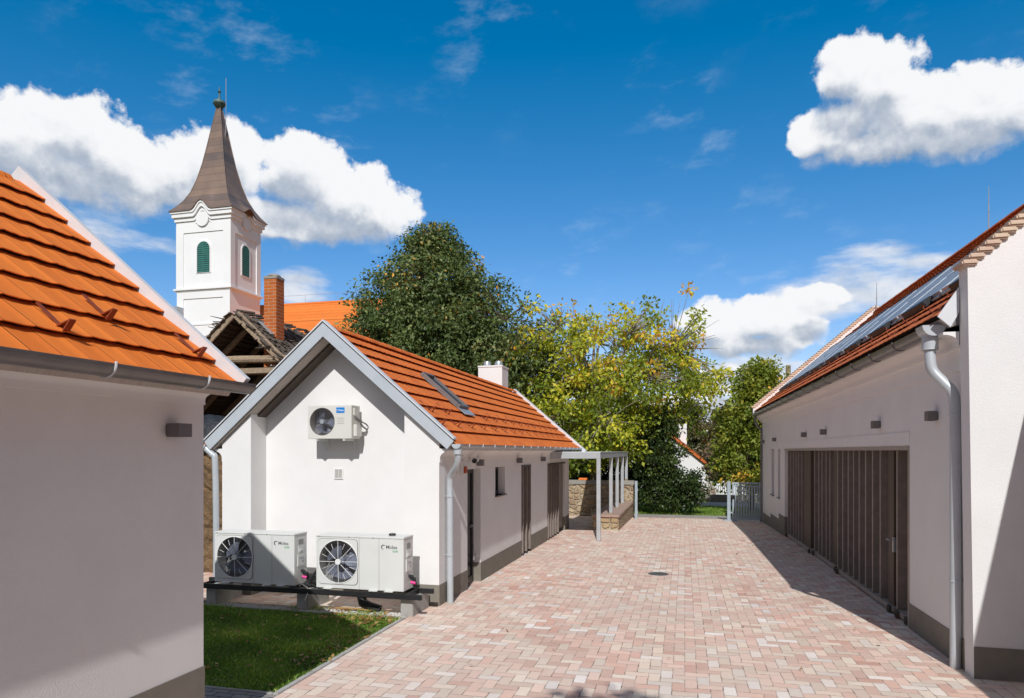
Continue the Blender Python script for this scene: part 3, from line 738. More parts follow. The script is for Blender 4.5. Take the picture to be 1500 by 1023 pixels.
def louvre_door(y0, y1, z0, z1, fins, parent, blank=None):
    mb = MB(); mb.box(-.26, -.22, y0 + .002, y1 - .002, z0, z1)
    D = mb.build('louvre_door', M['frame_dark'], parent, smooth=0)
    mb = MB(); mb.box(-.20, .020, y0 + .003, y1 - .003, z1 - .045, z1 - .002); mb.build('top_rail', M['brown_wood'], D, smooth=0)
    MB().box(-.12, -.02, y0 + .003, y1 - .003, z0 + .10, z0 + .135).build('bottom_rail', M['brown_wood'], D, smooth=0)
    mb = MB(); me = MB()
    for y in fins: mb.box(-.13, .028, y - .024, y + .024, z0 + .03, z1 - .0455); me.box(.0285, .034, y - .024, y + .024, z0 + .03, z1 - .0455)
    mb.build('louvres', M['door_dark'], D, smooth=0); me.build('lit_louvre_edges', M['louvre_lit_brown'], D, smooth=0)
    if blank: MB().box(-.12, -.06, blank[0], blank[1], z0 + .14, z1 - .0455).build('stile', M['door_dark'], D, smooth=0)
louvre_door(5.6, 6.59, -.02, 2.11, [5.68, 6.08, 6.48], HM); louvre_door(8.77, 11.62, -.06, 2.10, [8.85, 9.22, 9.60, 10.0, 10.4], HM, (10.5, 11.6))

# wall lamps, camera and siren on that wall
for y, lab in ((12.22, 'grey box lamp under the eaves right behind the white security camera'), (15.35, 'grey box lamp on the wall between window and narrow louvred door'), (18.1, 'grey box lamp on the wall left of the flat canopy')):
    wall_lamp((-3.764, y, 2.235), 0, lab)
t = thing('security_camera', 'white security camera with black lens under the eaves of the middle house', 'security camera', (-3.764, 11.72, 2.28))
MB().box(0, .03, -.05, .05, -.05, .05).build('mount', M['white'], t, bevel=.008)
MB().tube([(.03, 0, 0), (.09, 0, -.02), (.12, -.03, .0)], .016, 10).build('arm', M['white'], t)
mb = MB(); mb.tube([(.12, .09, .02), (.13, -.06, .0)], .045, 16); mb.box(.075, .185, -.085, .07, .035, .05); mb.build('housing', M['white'], t, bevel=.004)
mb = MB(); mb.tube([(.13, -.0605, .0), (.135, -.12, -.008)], [.043, .042], 16); mb.build('lens', M['black'], t)
t = thing('alarm_siren', 'small red and white alarm siren below the security camera', 'alarm siren', (-3.764, 11.32, 2.16))
MB().box(0, .055, -.10, .10, -.12, .12).build('case', M['white'], t, bevel=.01); MB().box(.0551, .075, -.075, .075, -.095, .02).build('flash_lens', M['red'], t, bevel=.006)
t = thing('wall_box', 'slim beige junction box beside the downpipe on the middle house', 'junction box', (-3.764, 10.95, 2.17)); MB().box(0, .04, -.04, .04, -.10, .10).build('case', M['ac_cream'], t, bevel=.005)
MB().tube([(.02, .0, .10), (.02, .02, .2), (.02, .2, .24), (.02, .35, .2)], .007, 6).build('cable', M['lamp'], t)

# ------------------------------------------------------------------ air conditioner on the gable
def txt(body, size, m, parent, loc, name='logo', ext=.0008, rz=0):
    c = bpy.data.curves.new(name, 'FONT'); c.body = body; c.size = size; c.extrude = ext; c.offset = .0006
    o = bpy.data.objects.new(name, c); COL.objects.link(o); o.parent = parent; o.location = loc; o.rotation_euler = (R(90), 0, rz); c.materials.append(m)
    me = bpy.data.meshes.new_from_object(o); bpy.data.objects.remove(o); me.materials.clear(); me.materials.append(m)
    o = bpy.data.objects.new(name, me); COL.objects.link(o); o.parent = parent; o.location = loc; o.rotation_euler = (R(90), 0, rz); return o
def swoosh(mb, x, y, z, r):
    mb.tube([(x + r * math.cos(R(a)), y, z + r * math.sin(R(a))) for a in range(40, 275, 15)], [r * (.09 + .16 * math.sin(math.pi * i / 15)) for i in range(16)], 6); return mb
def fan_blades(c, r, m, parent, n=3, y=0):
    mb = MB()
    for k in range(n):
        rows = []
        for i in range(7):
            f = .18 + .78 * i / 6; row = []
            for j in range(7):
                a = 2 * math.pi * k / n + (j / 6 - .5) * (1.25 + .45 * f) + .35 * f
                row.append((c[0] + r * f * math.cos(a), c[1] + (j / 6 - .5) * .10, c[2] + r * f * math.sin(a)))
            rows.append(row)
        vs = [p for row in rows for p in row]; fs = [(i * 7 + j, i * 7 + j + 1, (i + 1) * 7 + j + 1, (i + 1) * 7 + j) for i in range(6) for j in range(6)]
        mb.add(vs, fs); mb.add([(p[0], p[1] + .004, p[2]) for p in vs], fs)
    mb.tube([(c[0], c[1] - .06, c[2]), (c[0], c[1] + .06, c[2])], r * .2, 18)
    return mb.build('fan', m, parent, recalc=False)
def holed_panel(x0, x1, z0, z1, cx, cz, r, y0, y1, n=96, rc=0.0):
    """front panel with a round hole, optionally with rounded corners"""
    mb = MB(); out = []; inn = []; mx, mz, hx, hz = (x0 + x1) / 2, (z0 + z1) / 2, (x1 - x0) / 2, (z1 - z0) / 2
    for i in range(n):
        a = 2 * math.pi * (i + .5) / n; c, s = math.cos(a), math.sin(a)
        k = min(((x1 - cx) / c if c > 0 else (x0 - cx) / c) if abs(c) > 1e-6 else 1e9, ((z1 - cz) / s if s > 0 else (z0 - cz) / s) if abs(s) > 1e-6 else 1e9)
        out.append((cx + c * k, cz + s * k)); inn.append((cx + r * c, cz + r * s))
    if not rc:
        for X, Z in ((x0, z0), (x0, z1), (x1, z0), (x1, z1)):
            j = min(range(n), key=lambda i: (out[i][0] - X) ** 2 + (out[i][1] - Z) ** 2); out[j] = (X, Z)
    else:
        for i, (X, Z) in enumerate(out):
            dx, dz = abs(X - mx) - (hx - rc), abs(Z - mz) - (hz - rc)
            if dx > 0 and dz > 0:
                l = math.hypot(dx, dz); out[i] = (mx + math.copysign(hx - rc + dx / l * rc, X - mx), mz + math.copysign(hz - rc + dz / l * rc, Z - mz))
    vs = [(p[0], y, p[1]) for y in (y0, y1) for p in out + inn]
    fs = []
    for i in range(n):
        j = (i + 1) % n
        fs += [(i, j, n + j, n + i), (2 * n + i, 3 * n + i, 3 * n + j, 2 * n + j), (n + i, n + j, 3 * n + j, 3 * n + i), (i, 2 * n + i, 2 * n + j, j)]
    return mb.add(vs, fs)

AC = thing('air_conditioner', 'small white air conditioner unit hanging on the gable wall', 'air conditioner', (-5.707, 10.225, 2.655))
mb = holed_panel(-.40, .40, 0, .55, -.135, .285, .225, 0, .02); mb.box(-.40, .40, .0205, .30, .0, .03); mb.box(-.40, .40, .0205, .30, .52, .55); mb.box(-.40, -.385, .0205, .30, .0305, .5195); mb.box(.385, .40, .0205, .30, .0305, .5195); mb.box(-.3845, .3845, .285, .30, .0305, .5195); mb.box(.12, .135, .0205, .2845, .0305, .5195)
mb.build('casing', M['ac_cream'], AC, bevel=.004)
MB().box(-.384, .119, .2, .21, .031, .519).build('coil', M['shade_in'], AC)
fan_blades((-.135, .12, .285), .2, M['blade'], AC, 3)
mb = MB()
for r in (.06, .085, .11, .135, .16, .185, .208): mb.ring((-.135, -.004, .285), r, .0025, 'y', 40, 5)
for k in range(8): a = math.pi * k / 4 + .2; mb.tube([(-.135 + .04 * math.cos(a), 0, .285 + .04 * math.sin(a)), (-.135 + .222 * math.cos(a), .004, .285 + .222 * math.sin(a))], .0022, 5)
mb.ring((-.135, .002, .285), .226, .007, 'y', 48, 6)
mb.build('fan_guard', M['lamp'], AC)
MB().tube([(-.135, -.012, .285), (-.135, .004, .285)], .04, 24).build('guard_hub', M['zinc'], AC)
st = MB().box(.125, .275, -.0035, -.0005, .425, .515).build('sticker', M['blue'], AC); swoosh(MB(), .152, -.006, .466, .016).build('logo_arc', M['white'], st)
txt('Midea', .04, M['white'], st, (.163, -.005, .455))
mb = MB()
for z in (.33, .29, .25): mb.box(.135, .265, -.004, -.0005, z, z + .012)
mb.build('vent_ribs', M['ac_cream'], AC, bevel=.003)
mb = MB(); mb.box(.4005, .46, .06, .26, .03, .24); mb.build('valve_cover', M['ac_cream'], AC, bevel=.012); MB().box(.4005, .425, .05, .2, .38, .52).build('handle_cover', M['ac_cream'], AC, bevel=.01)
mb = MB(); mb.tube([(.41, .12, .36), (.45, .14, .33), (.49, .2, .28), (.51, .30, .25), (.51, .37, .22)], .012, 8); mb.tube([(.41, .14, .33), (.46, .17, .28), (.49, .24, .2), (.50, .35, .16)], .014, 8); mb.build('pipe', M['lamp'], AC)
for x in (-.24, .26):
    mb = MB(); mb.box(x - .02, x + .02, .0, .352, -.035, -.004); mb.box(x - .02, x + .02, .335, .352, -.18, -.0355); mb.box(x - .045, x + .045, -.01, .03, -.0035, .0); mb.build('bracket', M['ac_white'], AC, bevel=.003)
t = thing('vent_grille', 'small square cream vent grille below the wall air conditioner', 'vent grille', (-5.75, 10.621, 2.06))
mb = MB(); mb.box(-.085, -.065, -.018, -.0, -.09, .09); mb.box(.065, .085, -.018, 0, -.09, .09); mb.box(-.0645, .0645, -.018, 0, .07, .09); mb.box(-.0645, .0645, -.018, 0, -.09, -.07); mb.box(-.004, .004, -.016, 0, -.0695, .0695); mb.build('frame', M['white'], t, bevel=.003)
mb = MB()
for k in range(9): mb.box(-.064, .064, -.012, -.002, -.066 + k * .015, -.058 + k * .015)
mb.build('slats', M['ac_cream'], t)

# ------------------------------------------------------------------ heat pumps on their rail
def heat_pump(loc, label, dark=False):
    t = thing('heat_pump', label, 'heat pump', loc, 0, 'heat pump units on the black rail')
    W, H, D = 1.43, .80, .36                        # origin: front left bottom corner
    fx, fz, fr = .375, .405, .325
    holed_panel(.035, .69, .065, .745, fx, fz, fr, -.013, -.0045, rc=.06).build('fan_panel', M['ac_white'], t, smooth=40)
    holed_panel(.029, .696, .059, .751, fx, fz, fr + .004, -.0044, -.0006, rc=.064).build('panel_gap_shade', M['lamp'], t, smooth=0)  # dark ring standing in for the shadow gap round the fan panel
    mb = holed_panel(0, W, 0, H - .03, fx, fz, fr + .006, 0, .02)
    mb.box(0, .015, .0205, D, 0, H - .03); mb.box(W - .015, W, .0205, D, 0, H - .03); mb.box(.0155, W - .0155, D - .015, D, 0, H - .03); mb.box(.0155, W - .0155, .0205, D - .0155, 0, .015)
    mb.build('casing', M['ac_white'], t, bevel=.0025, seg=1)
    mb = MB(); mb.box(.713, .717, -.0012, -.0003, .004, H - .034); mb.box(1.036, 1.040, -.0012, -.0003, .004, H - .034); mb.build('panel_joint', M['lamp'], t, smooth=0)
    MB().box(-.008, W + .008, -.008, D + .008, H - .0295, H).build('lid', M['ac_white'], t, bevel=.008)
    MB().box(.016, .72, .27, .28, .016, H - .031).build('coil', M['shade_in'], t)
    MB().box(.72, .74, .021, D - .016, .016, H - .031).build('bulkhead', M['shade_in'], t)
    fan_blades((fx, .13, fz), .30, M['blade'], t, 3)
    mb = MB()
    for k in range(16):
        a = math.pi * k / 8 + .02; a0 = .06 if k % 2 == 0 else .20; a1 = fr - .004 if k % 2 == 0 else .29
        mb.tube([(fx + a0 * math.cos(a), -.019, fz + a0 * math.sin(a)), (fx + a1 * math.cos(a), -.011, fz + a1 * math.sin(a))], .0042 if k % 2 == 0 else .0032, 6)
    mb.ring((fx, -.013, fz), fr, .008, 'y', 56, 6)
    mb.build('fan_guard', M['white'], t)
    mb = MB()
    for r in (.10, .135, .17, .205, .24, .275, .30): mb.ring((fx, -.008, fz), r, .0016, 'y', 44, 4)
    mb.build('guard_wires', M['lamp'], t)
    MB().tube([(fx, -.03, fz), (fx, -.008, fz)], .045, 28).build('guard_hub', M['white'], t)
    swoosh(MB(), 1.112, -.002, .648, .032).build('logo_arc', M['text_dark'], t)
    txt('Midea', .075, M['text_dark'], t, (1.148, -.001, .626)); txt('R290', .042, M['green_text'], t, (1.255, -.001, .575), 'print')
    # right-hand end: handle, service plate, valves
    mb = MB(); mb.box(W + .0005, W + .006, .12, .25, .62, .70); mb.build('handle', M['shade_in'], t, bevel=.002)
    mb = MB(); mb.box(W + .0005, W + .014, .08, .29, .28, .47); mb.box(W + .0005, W + .010, .10, .27, .49, .60); mb.box(W + .0005, W + .02, .13, .19, .40 + .11, .55); mb.build('service_plate', M['ac_white'], t, bevel=.004)
    mb = MB()
    for z, y in ((.41, .16), (.41, .22), (.35, .22)): mb.tube([(W + .0145, y, z), (W + .022, y, z)], .014, 10)
    mb.build('cable_gland', M['blade'], t)
    mb = MB(); mb.tube([(W, .2, .2), (W + .05, .2, .2), (W + .07, .2, .16), (W + .07, .2, .09)], .022, 10); mb.tube([(W, .28, .16), (W + .05, .28, .15), (W + .06, .3, .05), (W + .06, .42, .02)], .03, 10); mb.build('hose', M['black'], t)
    mb = MB(); mb.tube([(W + .055, .14, .12), (W + .125, .15, .105)], .022, 12); mb.build('valve_cap', M['pink'], t)
    mb = MB()
    for x in (.20, .95, 1.2):
        mb = MB(); mb.box(x - .07, x + .07, -.045, .03, -.012, -.001); mb.tube([(x, -.025, -.02), (x, -.025, .012)], .012, 8)
        mb.build('foot', M['ac_white'], t, bevel=.004)
    mb = MB()
    for x in (.05, .55, .95): mb.tube([(x, -.0115, H - .016), (x, -.008, H - .016)], .007, 8)
    mb.build('screw', M['lamp'], t)
    return t
HP2 = heat_pump((-5.447, 9.36, .375), 'light grey heat pump in full sun, nearest the paved yard')
HP1 = dup(HP2, (-7.29, 9.42, .365), 'light grey heat pump beside the lawn half in a gabled shadow')
t = thing('black_cap', 'small black cap lying on top of the sunlit heat pump', 'cap', (-4.28, 9.55, 1.1755)); MB().lathe([(.05, 0), (.055, .012), (.05, .03), (.03, .034)], (0, 0, 0)).build('cap_body', M['black'], t)
RL = thing('support_rail', 'black steel frame on concrete blocks carrying the two heat pumps', 'support rail', (-5.6, 9.6, .27))
mb = MB()
for y in (-.285, .20): mb.box(-2.1, 1.88, y, y + .05, 0, .075)
RL_B = mb.build('long_rail', M['black'], RL, bevel=.004)
mb = MB()
for x in (-1.9, -.35, .2, 1.6): mb.box(x, x + .05, -.2345, .1995, .02, .07)
mb.build('cross_rail', M['black'], RL, bevel=.004)
bl = MB(); bl.prism([(-.10, 0), (.10, 0), (.095, .30), (-.095, .30)], -.33, .33)
cb = bl.build('concrete_block', M['concrete'], None, bevel=.012); cb.location = (-3.99, 9.74, -.03)
tag(cb, 'sunlit concrete block under the paved-yard end of the black rail', 'concrete block', 'concrete blocks under the heat pump rail')
c2 = dup(cb, (-5.72, 9.74, -.03), 'shaded concrete block under the black rail between the heat pumps'); c3 = dup(cb, (-7.35, 9.74, -.03), 'concrete block under the left end of the black rail by the corner')
t = thing('drain_elbow', 'black plastic drain elbow with orange hose below the sunlit heat pump', 'drain pipe', (-4.72, 9.62, .0))
mb = MB(); mb.tube([(-.12, .0, .27), (-.08, 0, .12), (.04, 0, .06), (.2, .02, .02)], [.07, .075, .075, .07], 14); mb.build('elbow', M['black'], t)
MB().tube([(-.5, -.1, .03), (-.3, -.12, .05), (-.1, -.08, .035), (.1, -.12, .03)], .014, 8).build('hose', M['leaf_litter'], t)
t = thing('hose_bundle', 'tangled black hoses and pale cable between the two heat pumps', 'hoses', (-5.62, 9.62, .33))
mb = MB()
for k in range(4): mb.tube([(-.02 + .02 * k, .25, .3 - .09 * k), (.0, .1, .26 - .1 * k), (-.06, -.05, .12 - .03 * k), (-.08 + .04 * k, -.22, .05)], .024 if k < 2 else .015, 8)
mb.build('hose', M['black'], t)
MB().tube([(-.12, -.25, .05), (-.05, -.3, .09), (.03, -.27, .03), (.05, -.3, -.05), (.02, -.33, -.15)], .009, 6).build('cable', M['ac_cream'], t)

# ------------------------------------------------------------------ near house on the left
HL = thing('near_house', 'white house with ribbed orange tiles and dark gutter beside the lawn', 'house', (-3.9, 4.9, 0), R(-1.4))
SLL = .829; XL = -1.99
wall(-7, -.30, -.5, 2.96, [], 0, -.35).build('wall', M['plaster'], HL, smooth=0)
mb = MB(); mb.prism([(-3.98, -.5), (0, -.5), (0, 2.98), (XL, 4.72), (-3.98, 2.98)], -.2995, 0); mb.build('gable_wall', M['plaster'], HL, smooth=0)
mb = MB(); mb.box(-3.98, -3.6, -7, -.2999, -.5, 2.96); mb.prism([(-3.5995, -.5), (-.3505, -.5), (-.3505, 2.98), (XL, 4.6), (-3.5995, 2.98)], -7, -6.7); mb.build('rear_wall', M['plaster'], HL, smooth=0)
mb = MB(); mb.box(-.2, .008, -6.99, .006, -.5, .655); mb.box(-3.99, -.2005, -.2, .006, -.5, .655); mb.build('plinth', M['plinth'], HL, smooth=0)
mb = MB(); mb.prism(chevron(XL, 4.88, 2.30, SLL, 0, .12), -7.2, -.01); RL2 = mb.build('roof', M['soffit'], HL, smooth=0)
tile_roof(.335, 2.955, XL, 4.90, -7.2, -.02, gauge=.335, tw=.2, sub=8, lift=.062, thick=.008, wave=.0065).build('tiles', M['tile_near'], RL2, smooth=30)
shade_battens(.335, 2.955, XL, 4.90, -7.2, -.02, lift=.062).build('battens', M['shade_batten'], RL2, smooth=0)
tile_roof(-4.315, 2.955, XL, 4.90, -7.2, -.02, gauge=.335, tw=.2, sub=3).build('tiles', M['tile_near'], RL2, smooth=30)
ridge_caps(XL, 4.84, -7.1, -.14, .09).build('ridge_tiles', M['tile_near'], RL2)
mb = MB(); mb.prism(chevron(XL, 5.05, 2.42, SLL, .0, .19), -.018, .035); mb.build('verge_flashing', M['white_metal'], RL2, smooth=0)
g0 = snow_guard(RL2, M['guard'], .045, .095)
place_on_slope(g0, .10, -1.40, 4.90 - SLL * (.10 - XL), SLL, .05)
for x, y in ((-.125, -.86), (.10, -.21), (.10, -2.6), (-.125, -2.0), (-.125, -3.2)): place_on_slope(dup(g0), x, y, 4.90 - SLL * (x - XL), SLL, .05)
cove(0, 2.835, 2.955, .285, -7, .0, step=.018).build('eaves_cornice', M['plaster_smooth'], HL, smooth=50)
G2 = half_gutter(.365, 3.005, -7.2, .09, .082, n=20).build('gutter', M['dark_zinc'], HL, smooth=60)
gb = gutter_bracket(.365, 3.005, .085).build('gutter_bracket', M['white_metal'], G2); gb.location.y = -.47
for y in (-1.32, -2.15, -3.0): dup(gb, (0, y, 0))
wall_lamp(HL.matrix_basis @ Vector((0.0, -.36, 2.613)), R(-1.4), 'grey box lamp on the shaded wall of the near left house', w=.14, p=.135, h=.105)

# ------------------------------------------------------------------ long house on the right
HR = thing('long_house', 'long white house with louvred sliding doors and solar panels on its roof', 'house', (3.03, 9.3, 0), R(.5))
SLR = .85; XRR = 3.87
ro = [(1.22, 12.66, -.6, 2.52), (14.99, 15.68, .97, 2.52), (13.57, 14.10, .97, 2.52)]
wall(-.72, 18.0, -.6, 3.82, ro, 0, .42).build('wall', M['plaster'], HR, smooth=0)
def gable_profile(x0, lean, ztop, s):
    return [(x0, -.6), (x0 - lean, ztop), (XRR, ztop + s * (XRR + .08)), (2 * XRR - x0 + lean, ztop), (2 * XRR - x0, -.6)]
mb = MB(); mb.prism(gable_profile(-.012, .07, 4.52, SLR), -.955, -.7205); mb.build('gable_wall', M['plaster'], HR, smooth=0)
mb = MB(); mb.prism(gable_profile(-.012, .0, 4.43, SLR), 18.0005, 18.25); mb.prism([(-.36, 3.86), (-.0125, 3.5), (-.0125, 4.42), (-.36, 4.13)], 18.0005, 18.25); mb.build('gable_wall', M['plaster_smooth'], HR, smooth=0)
mb = MB(); mb.box(2 * XRR - .4, 2 * XRR, -.72, 18, -.6, 3.82); mb.build('rear_wall', M['plaster_smooth'], HR, smooth=0)
mb = MB()
mb.prism([(-.020, -.6), (8, -.6), (8, .345), (-.020, .345)], -.963, -.7200); mb.build('plinth', M['plinth'], HR, smooth=0); mb = MB()
mb.box(-.008, .12, -.7195, 1.22, -.6, .345); mb.build('plinth', M['plinth'], HR, smooth=0); mb = MB()
for a, b, z in ((12.66, 13.86, .47), (13.8605, 15.86, .29), (15.8605, 18.252, .14)): mb.box(-.008, .12, a, b, -.6, z)
mb.build('plinth', M['plinth'], HR, smooth=0)
mb = MB(); mb.prism([(-.25, 3.93), (XRR, 3.83 + (XRR + .37) * SLR), (2 * XRR + .25, 3.93), (2 * XRR + .14, 3.80), (XRR, 3.68 + (XRR + .37) * SLR), (-.14, 3.84)], -.72, 18.0)
RR = mb.build('roof', M['soffit'], HR, smooth=0)
tile_roof(-.255, 3.85 + .115 * SLR, XRR, 3.85 + (XRR + .37) * SLR, -.7195, 17.9995, gauge=.31, tw=.2, lift=.056, thick=.009, wave=.006, sub=4, over=.03).build('tiles', M['tile_old'], RR, smooth=30)
shade_battens(-.255, 3.85 + .115 * SLR, XRR, 3.85 + (XRR + .37) * SLR, -.7195, 17.9995, gauge=.31, lift=.056, over=.03).build('battens', M['shade_batten'], RR, smooth=0)
tile_roof(2 * XRR + .255, 3.85 + .115 * SLR, XRR, 3.85 + (XRR + .37) * SLR, -.7195, 17.9995, gauge=.33, tw=.17, lift=.032, thick=.014, sub=1).build('tiles', M['tile_old'], RR, smooth=30)
ridge_caps(XRR, 3.88 + (XRR + .37) * SLR, -.7, 17.99, .10).build('ridge_tiles', M['tile_old'], RR)
def coping(y0, y1, z0, n, dx, dz, x0, over):
    mb = MB()
    for i in range(n):
        x = x0 + dx * i; z = z0 + dz * i
        a = rnd.uniform(-.006, .006); mb.box(x + a, x + .158 + a, y0 - over + rnd.uniform(-.008, .008), y1 + .02, z + .0015, z + dz - .0035)
        mb.box(2 * XRR - x - .158, 2 * XRR - x, y0 - over, y1 + .02, z + .0015, z + dz - .0035)
    return mb
coping(-.955, -.725, 4.45, 53, .0740, .0640, -.150, .05).build('brick_coping', M['pale_brick'], HR, bevel=.016, seg=2)
coping(18.0, 18.25, 4.09, 57, .0740, .0635, -.42, .03).build('brick_coping', M['pale_brick'], HR, bevel=.010, seg=1)
# eaves: stepped hollow cornice, board, gutter, hopper, downpipe
mb = cove(0, 3.36, 3.60, .075, -.7195, 18.0, step=.022, sgn=-1); mb.build('eaves_cornice', M['plaster_smooth'], HR, smooth=50)
cove(-.0755, 3.61, 3.75, .16, -.7195, 18.0, step=.012, sgn=-1).build('eaves_cornice', M['plaster_smooth'], HR, smooth=50)
MB().box(-.25, -.02, -.56, 18, 3.781, 3.80).build('eaves_board', M['black'], HR, smooth=0)
G3 = half_gutter(-.285, 3.865, -.50, 18.1, .10, n=16).build('gutter', M['dark_zinc'], HR, smooth=60)
gb = gutter_bracket(-.285, 3.865, .103).build('gutter_bracket', M['dark_zinc'], G3); gb.location.y = .62
for k in range(1, 16): dup(gb, (0, .62 + 1.1 * k, 0))
mb = MB(); r = .122; mb.prism([(-.285 + r * math.cos(math.pi + math.pi * i / 16), 3.885 + r * math.sin(math.pi + math.pi * i / 16)) for i in range(17)], -.60, -.36)
mb.tube([(-.285, -.46, 3.80), (-.285, -.46, 3.62)], [.085, .085], 22); mb.ring((-.285, -.46, 3.62), .083, .006, 'z', 24, 6); mb.build('pipe_hopper', M['pipe'], HR)
downpipe([(-.285, -.46, 3.66), (-.285, -.47, 3.50), (-.26, -.48, 3.37), (-.17, -.52, 3.24), (-.09, -.56, 3.12), (-.068, -.57, 2.96), (-.062, -.575, 2.6), (-.062, -.575, 1.5), (-.062, -.575, .0)], .058, M['pipe'], HR,
         ((-.064, -.572, 2.86, .06), (-.062, -.575, .98, .05)))
downpipe([(-.285, 18.02, 3.80), (-.285, 18.02, 3.6), (-.2, 18.08, 3.4), (-.06, 18.12, 3.25), (-.04, 18.12, 3.0), (-.04, 18.12, 1), (-.04, 18.12, -.3)], .05, M['dark_zinc'], HR)
mb = MB(); mb.prism([(-.30, 3.955), (-.088, 4.27), (-.085, 3.99), (-.17, 3.83)], -.745, -.724); mb.build('eaves_end_sheet', M['white_metal'], HR, smooth=0)
mb = MB(); mb.prism([(-.20, 3.94), (-.09, 4.05), (-.016, 3.86), (-.14, 3.85)], -.56, -.7215); mb.build('eaves_end_block', M['lamp'], HR, smooth=0)
MB().box(-.026, -.0127, -.84, -.745, .62, .80).build('inspection_flap', M['plaster_smooth'], HR, bevel=.004)
# plaster band over the sliding doors
mb = MB(); mb.box(-.012, .1, 1.20, 12.7, 2.54, 2.715); mb.build('lintel_band', M['plaster_smooth'], HR, smooth=0)
mb = MB(); mb.box(-.012, .30, 1.222, 12.658, 2.46, 2.5195); mb.box(-.010, .30, 1.222, 1.27, -.1, 2.4595); mb.box(.10, .30, 12.6, 12.658, -.15, 2.4595); mb.build('door_frame', M['door_edge'], HR, bevel=.004)
MB().box(.32, .40, 1.223, 12.657, -.3, 2.51).build('door_backing', M['frame_dark'], HR, smooth=0)
def sliding(y0, y1, fins, stile, x=.06, parent=HR, lock=False):
    zb = lambda y: gz(9.3 + y) + .03
    mb = MB(); mb.box(x + .15, x + .18, y0, y1, zb(y1), 2.455); D = mb.build('sliding_door', M['door_dark'], parent, smooth=0)
    mb = MB(); mb.add([], []); z0 = zb(y0); z1 = zb(y1)
    mb.prism([(y0, z0), (y1, z1), (y1, z1 + .075), (y0, z0 + .075)], x - .02, x + .149, 'x'); mb.build('bottom_rail', M['door_edge'], D, smooth=0)
    mb = MB()
    for y in fins: mb.box(x, x + .149, y - .016, y + .016, zb(y) + .08, 2.4555)
    mb.build('fins', M['door_dark'], D, smooth=0)
    mb = MB()
    for y in fins: mb.box(x - .012, x - .0005, y - .017, y + .017, zb(y) + .08, 2.4555)
    mb.build('lit_fin_edges', M['door_edge'], D, smooth=0)
    if stile:
        mb = MB(); mb.box(x + .02, x + .149, stile[0], stile[1], zb(stile[1]) + .08, 2.4555); mb.build('stile', M['brown_wood'], D, bevel=.004)
    mb = MB()
    for y in (y0 + .12, y1 - .12):
        mb = MB(); mb.box(x - .06, x - .021, y - .06, y + .06, zb(y) - .02, zb(y) + .08); mb.tube([(x - .07, y, zb(y) + .02), (x - .0215, y, zb(y) + .02)], .035, 12)
        mb.build('roller', M['brown_wood'], D)
    if lock:
        mb = MB(); mb.box(x - .01, x + .02, lock - .03, lock + .03, .92, 1.14); mb.tube([(x - .01, lock, 1.10), (x - .06, lock, 1.10), (x - .065, lock + .12, 1.10)], .010, 8); mb.build('handle', M['steel_wire'], D)
    return D
sliding(1.30, 1.98, [1.36, 1.96], None)
sliding(2.12, 5.90, [2.83, 3.28, 3.72, 4.15, 4.56, 4.97, 5.42, 5.86], (2.22, 2.50), lock=2.16)
sliding(5.93, 8.60, [6.75, 7.14, 7.59, 7.96, 8.49], (5.95, 6.55), x=.09)
sliding(8.70, 12.58, [10.04, 10.55, 10.95, 11.38, 11.9, 12.38], (8.95, 9.9), x=.06)
for a, b in ((14.99, 15.68), (13.57, 14.10)):
    mb = MB(); mb.box(.22, .27, a + .002, a + .06, .972, 2.518); mb.box(.22, .27, b - .06, b - .002, .972, 2.518); mb.box(.22, .27, a + .0605, b - .0605, 2.45, 2.518); mb.box(.22, .27, a + .0605, b - .0605, .972, 1.04)
    W = mb.build('window', M['frame_dark'], HR, bevel=.004); MB().box(.24, .25, a + .0605, b - .0605, 1.0405, 2.4495).build('pane', M['glass'], W, smooth=0)
    MB().box(-.05, .2195, a - .04, b + .04, .945, .9695).build('sill', M['lamp'], W, bevel=.004)
mb = MB(); mb.box(-.003, .08, 14.20, 14.90, .80, 2.66); mb.box(-.003, .08, 13.2, 13.5, .80, 2.66); mb.box(-.003, .08, 15.75, 15.9, .80, 2.66); mb.build('window_surround', M['plaster_smooth'], HR, smooth=0)
# lightning rods
for y in (8.7, 17.9):
    zt = 3.83 + (XRR + .37) * SLR; mb = MB(); mb.tube([(XRR, y, zt), (XRR, y, zt + .55), (XRR, y, zt + 1.15)], [.016, .014, .006], 8); mb.ring((XRR, y, zt + .55), .016, .006, 'z', 12, 6); mb.build('lightning_rod', M['steel_wire'], RR)
# snow hooks in the two lowest courses
mb = MB(); mb.box(-.14, .0, -.012, .012, 0, .006); mb.tube([(0, 0, .003), (.04, 0, .01), (.055, 0, .05), (.03, 0, .075)], .007, 6)
hk = mb.build('snow_hook', M['guard'], RR, smooth=0)
def on_right(o, x, y, lift):
    a = math.atan(SLR); z = 3.85 + (x + .37) * SLR; o.location = (x - math.sin(a) * lift, y, z + math.cos(a) * lift); o.rotation_euler = (0, math.pi - a, 0); o.scale = (1, 1, -1)
k = 0
for row in (-.10, .22):
    for i in range(20):
        h = hk if k == 0 else dup(hk); k += 1; on_right(h, row, -.2 + .85 * i + (.4 if row > 0 else 0), .045)
names = ['first solar panel at the near white gable of the long house', 'second solar panel from the near gable of the long house', 'third solar panel from the near gable of the long house', 'fourth solar panel from the near gable of the long house', 'fifth solar panel along the long red roof from the near gable',
         'sixth solar panel along the long red roof from the near gable', 'seventh solar panel along the long red roof from the near gable', 'eighth solar panel along the long red roof, last but one', 'last solar panel at the far gable of the long red roof']
a = math.atan(SLR); e_s = Vector((math.cos(a), 0, math.sin(a))); e_n = Vector((-math.sin(a), 0, math.cos(a)))
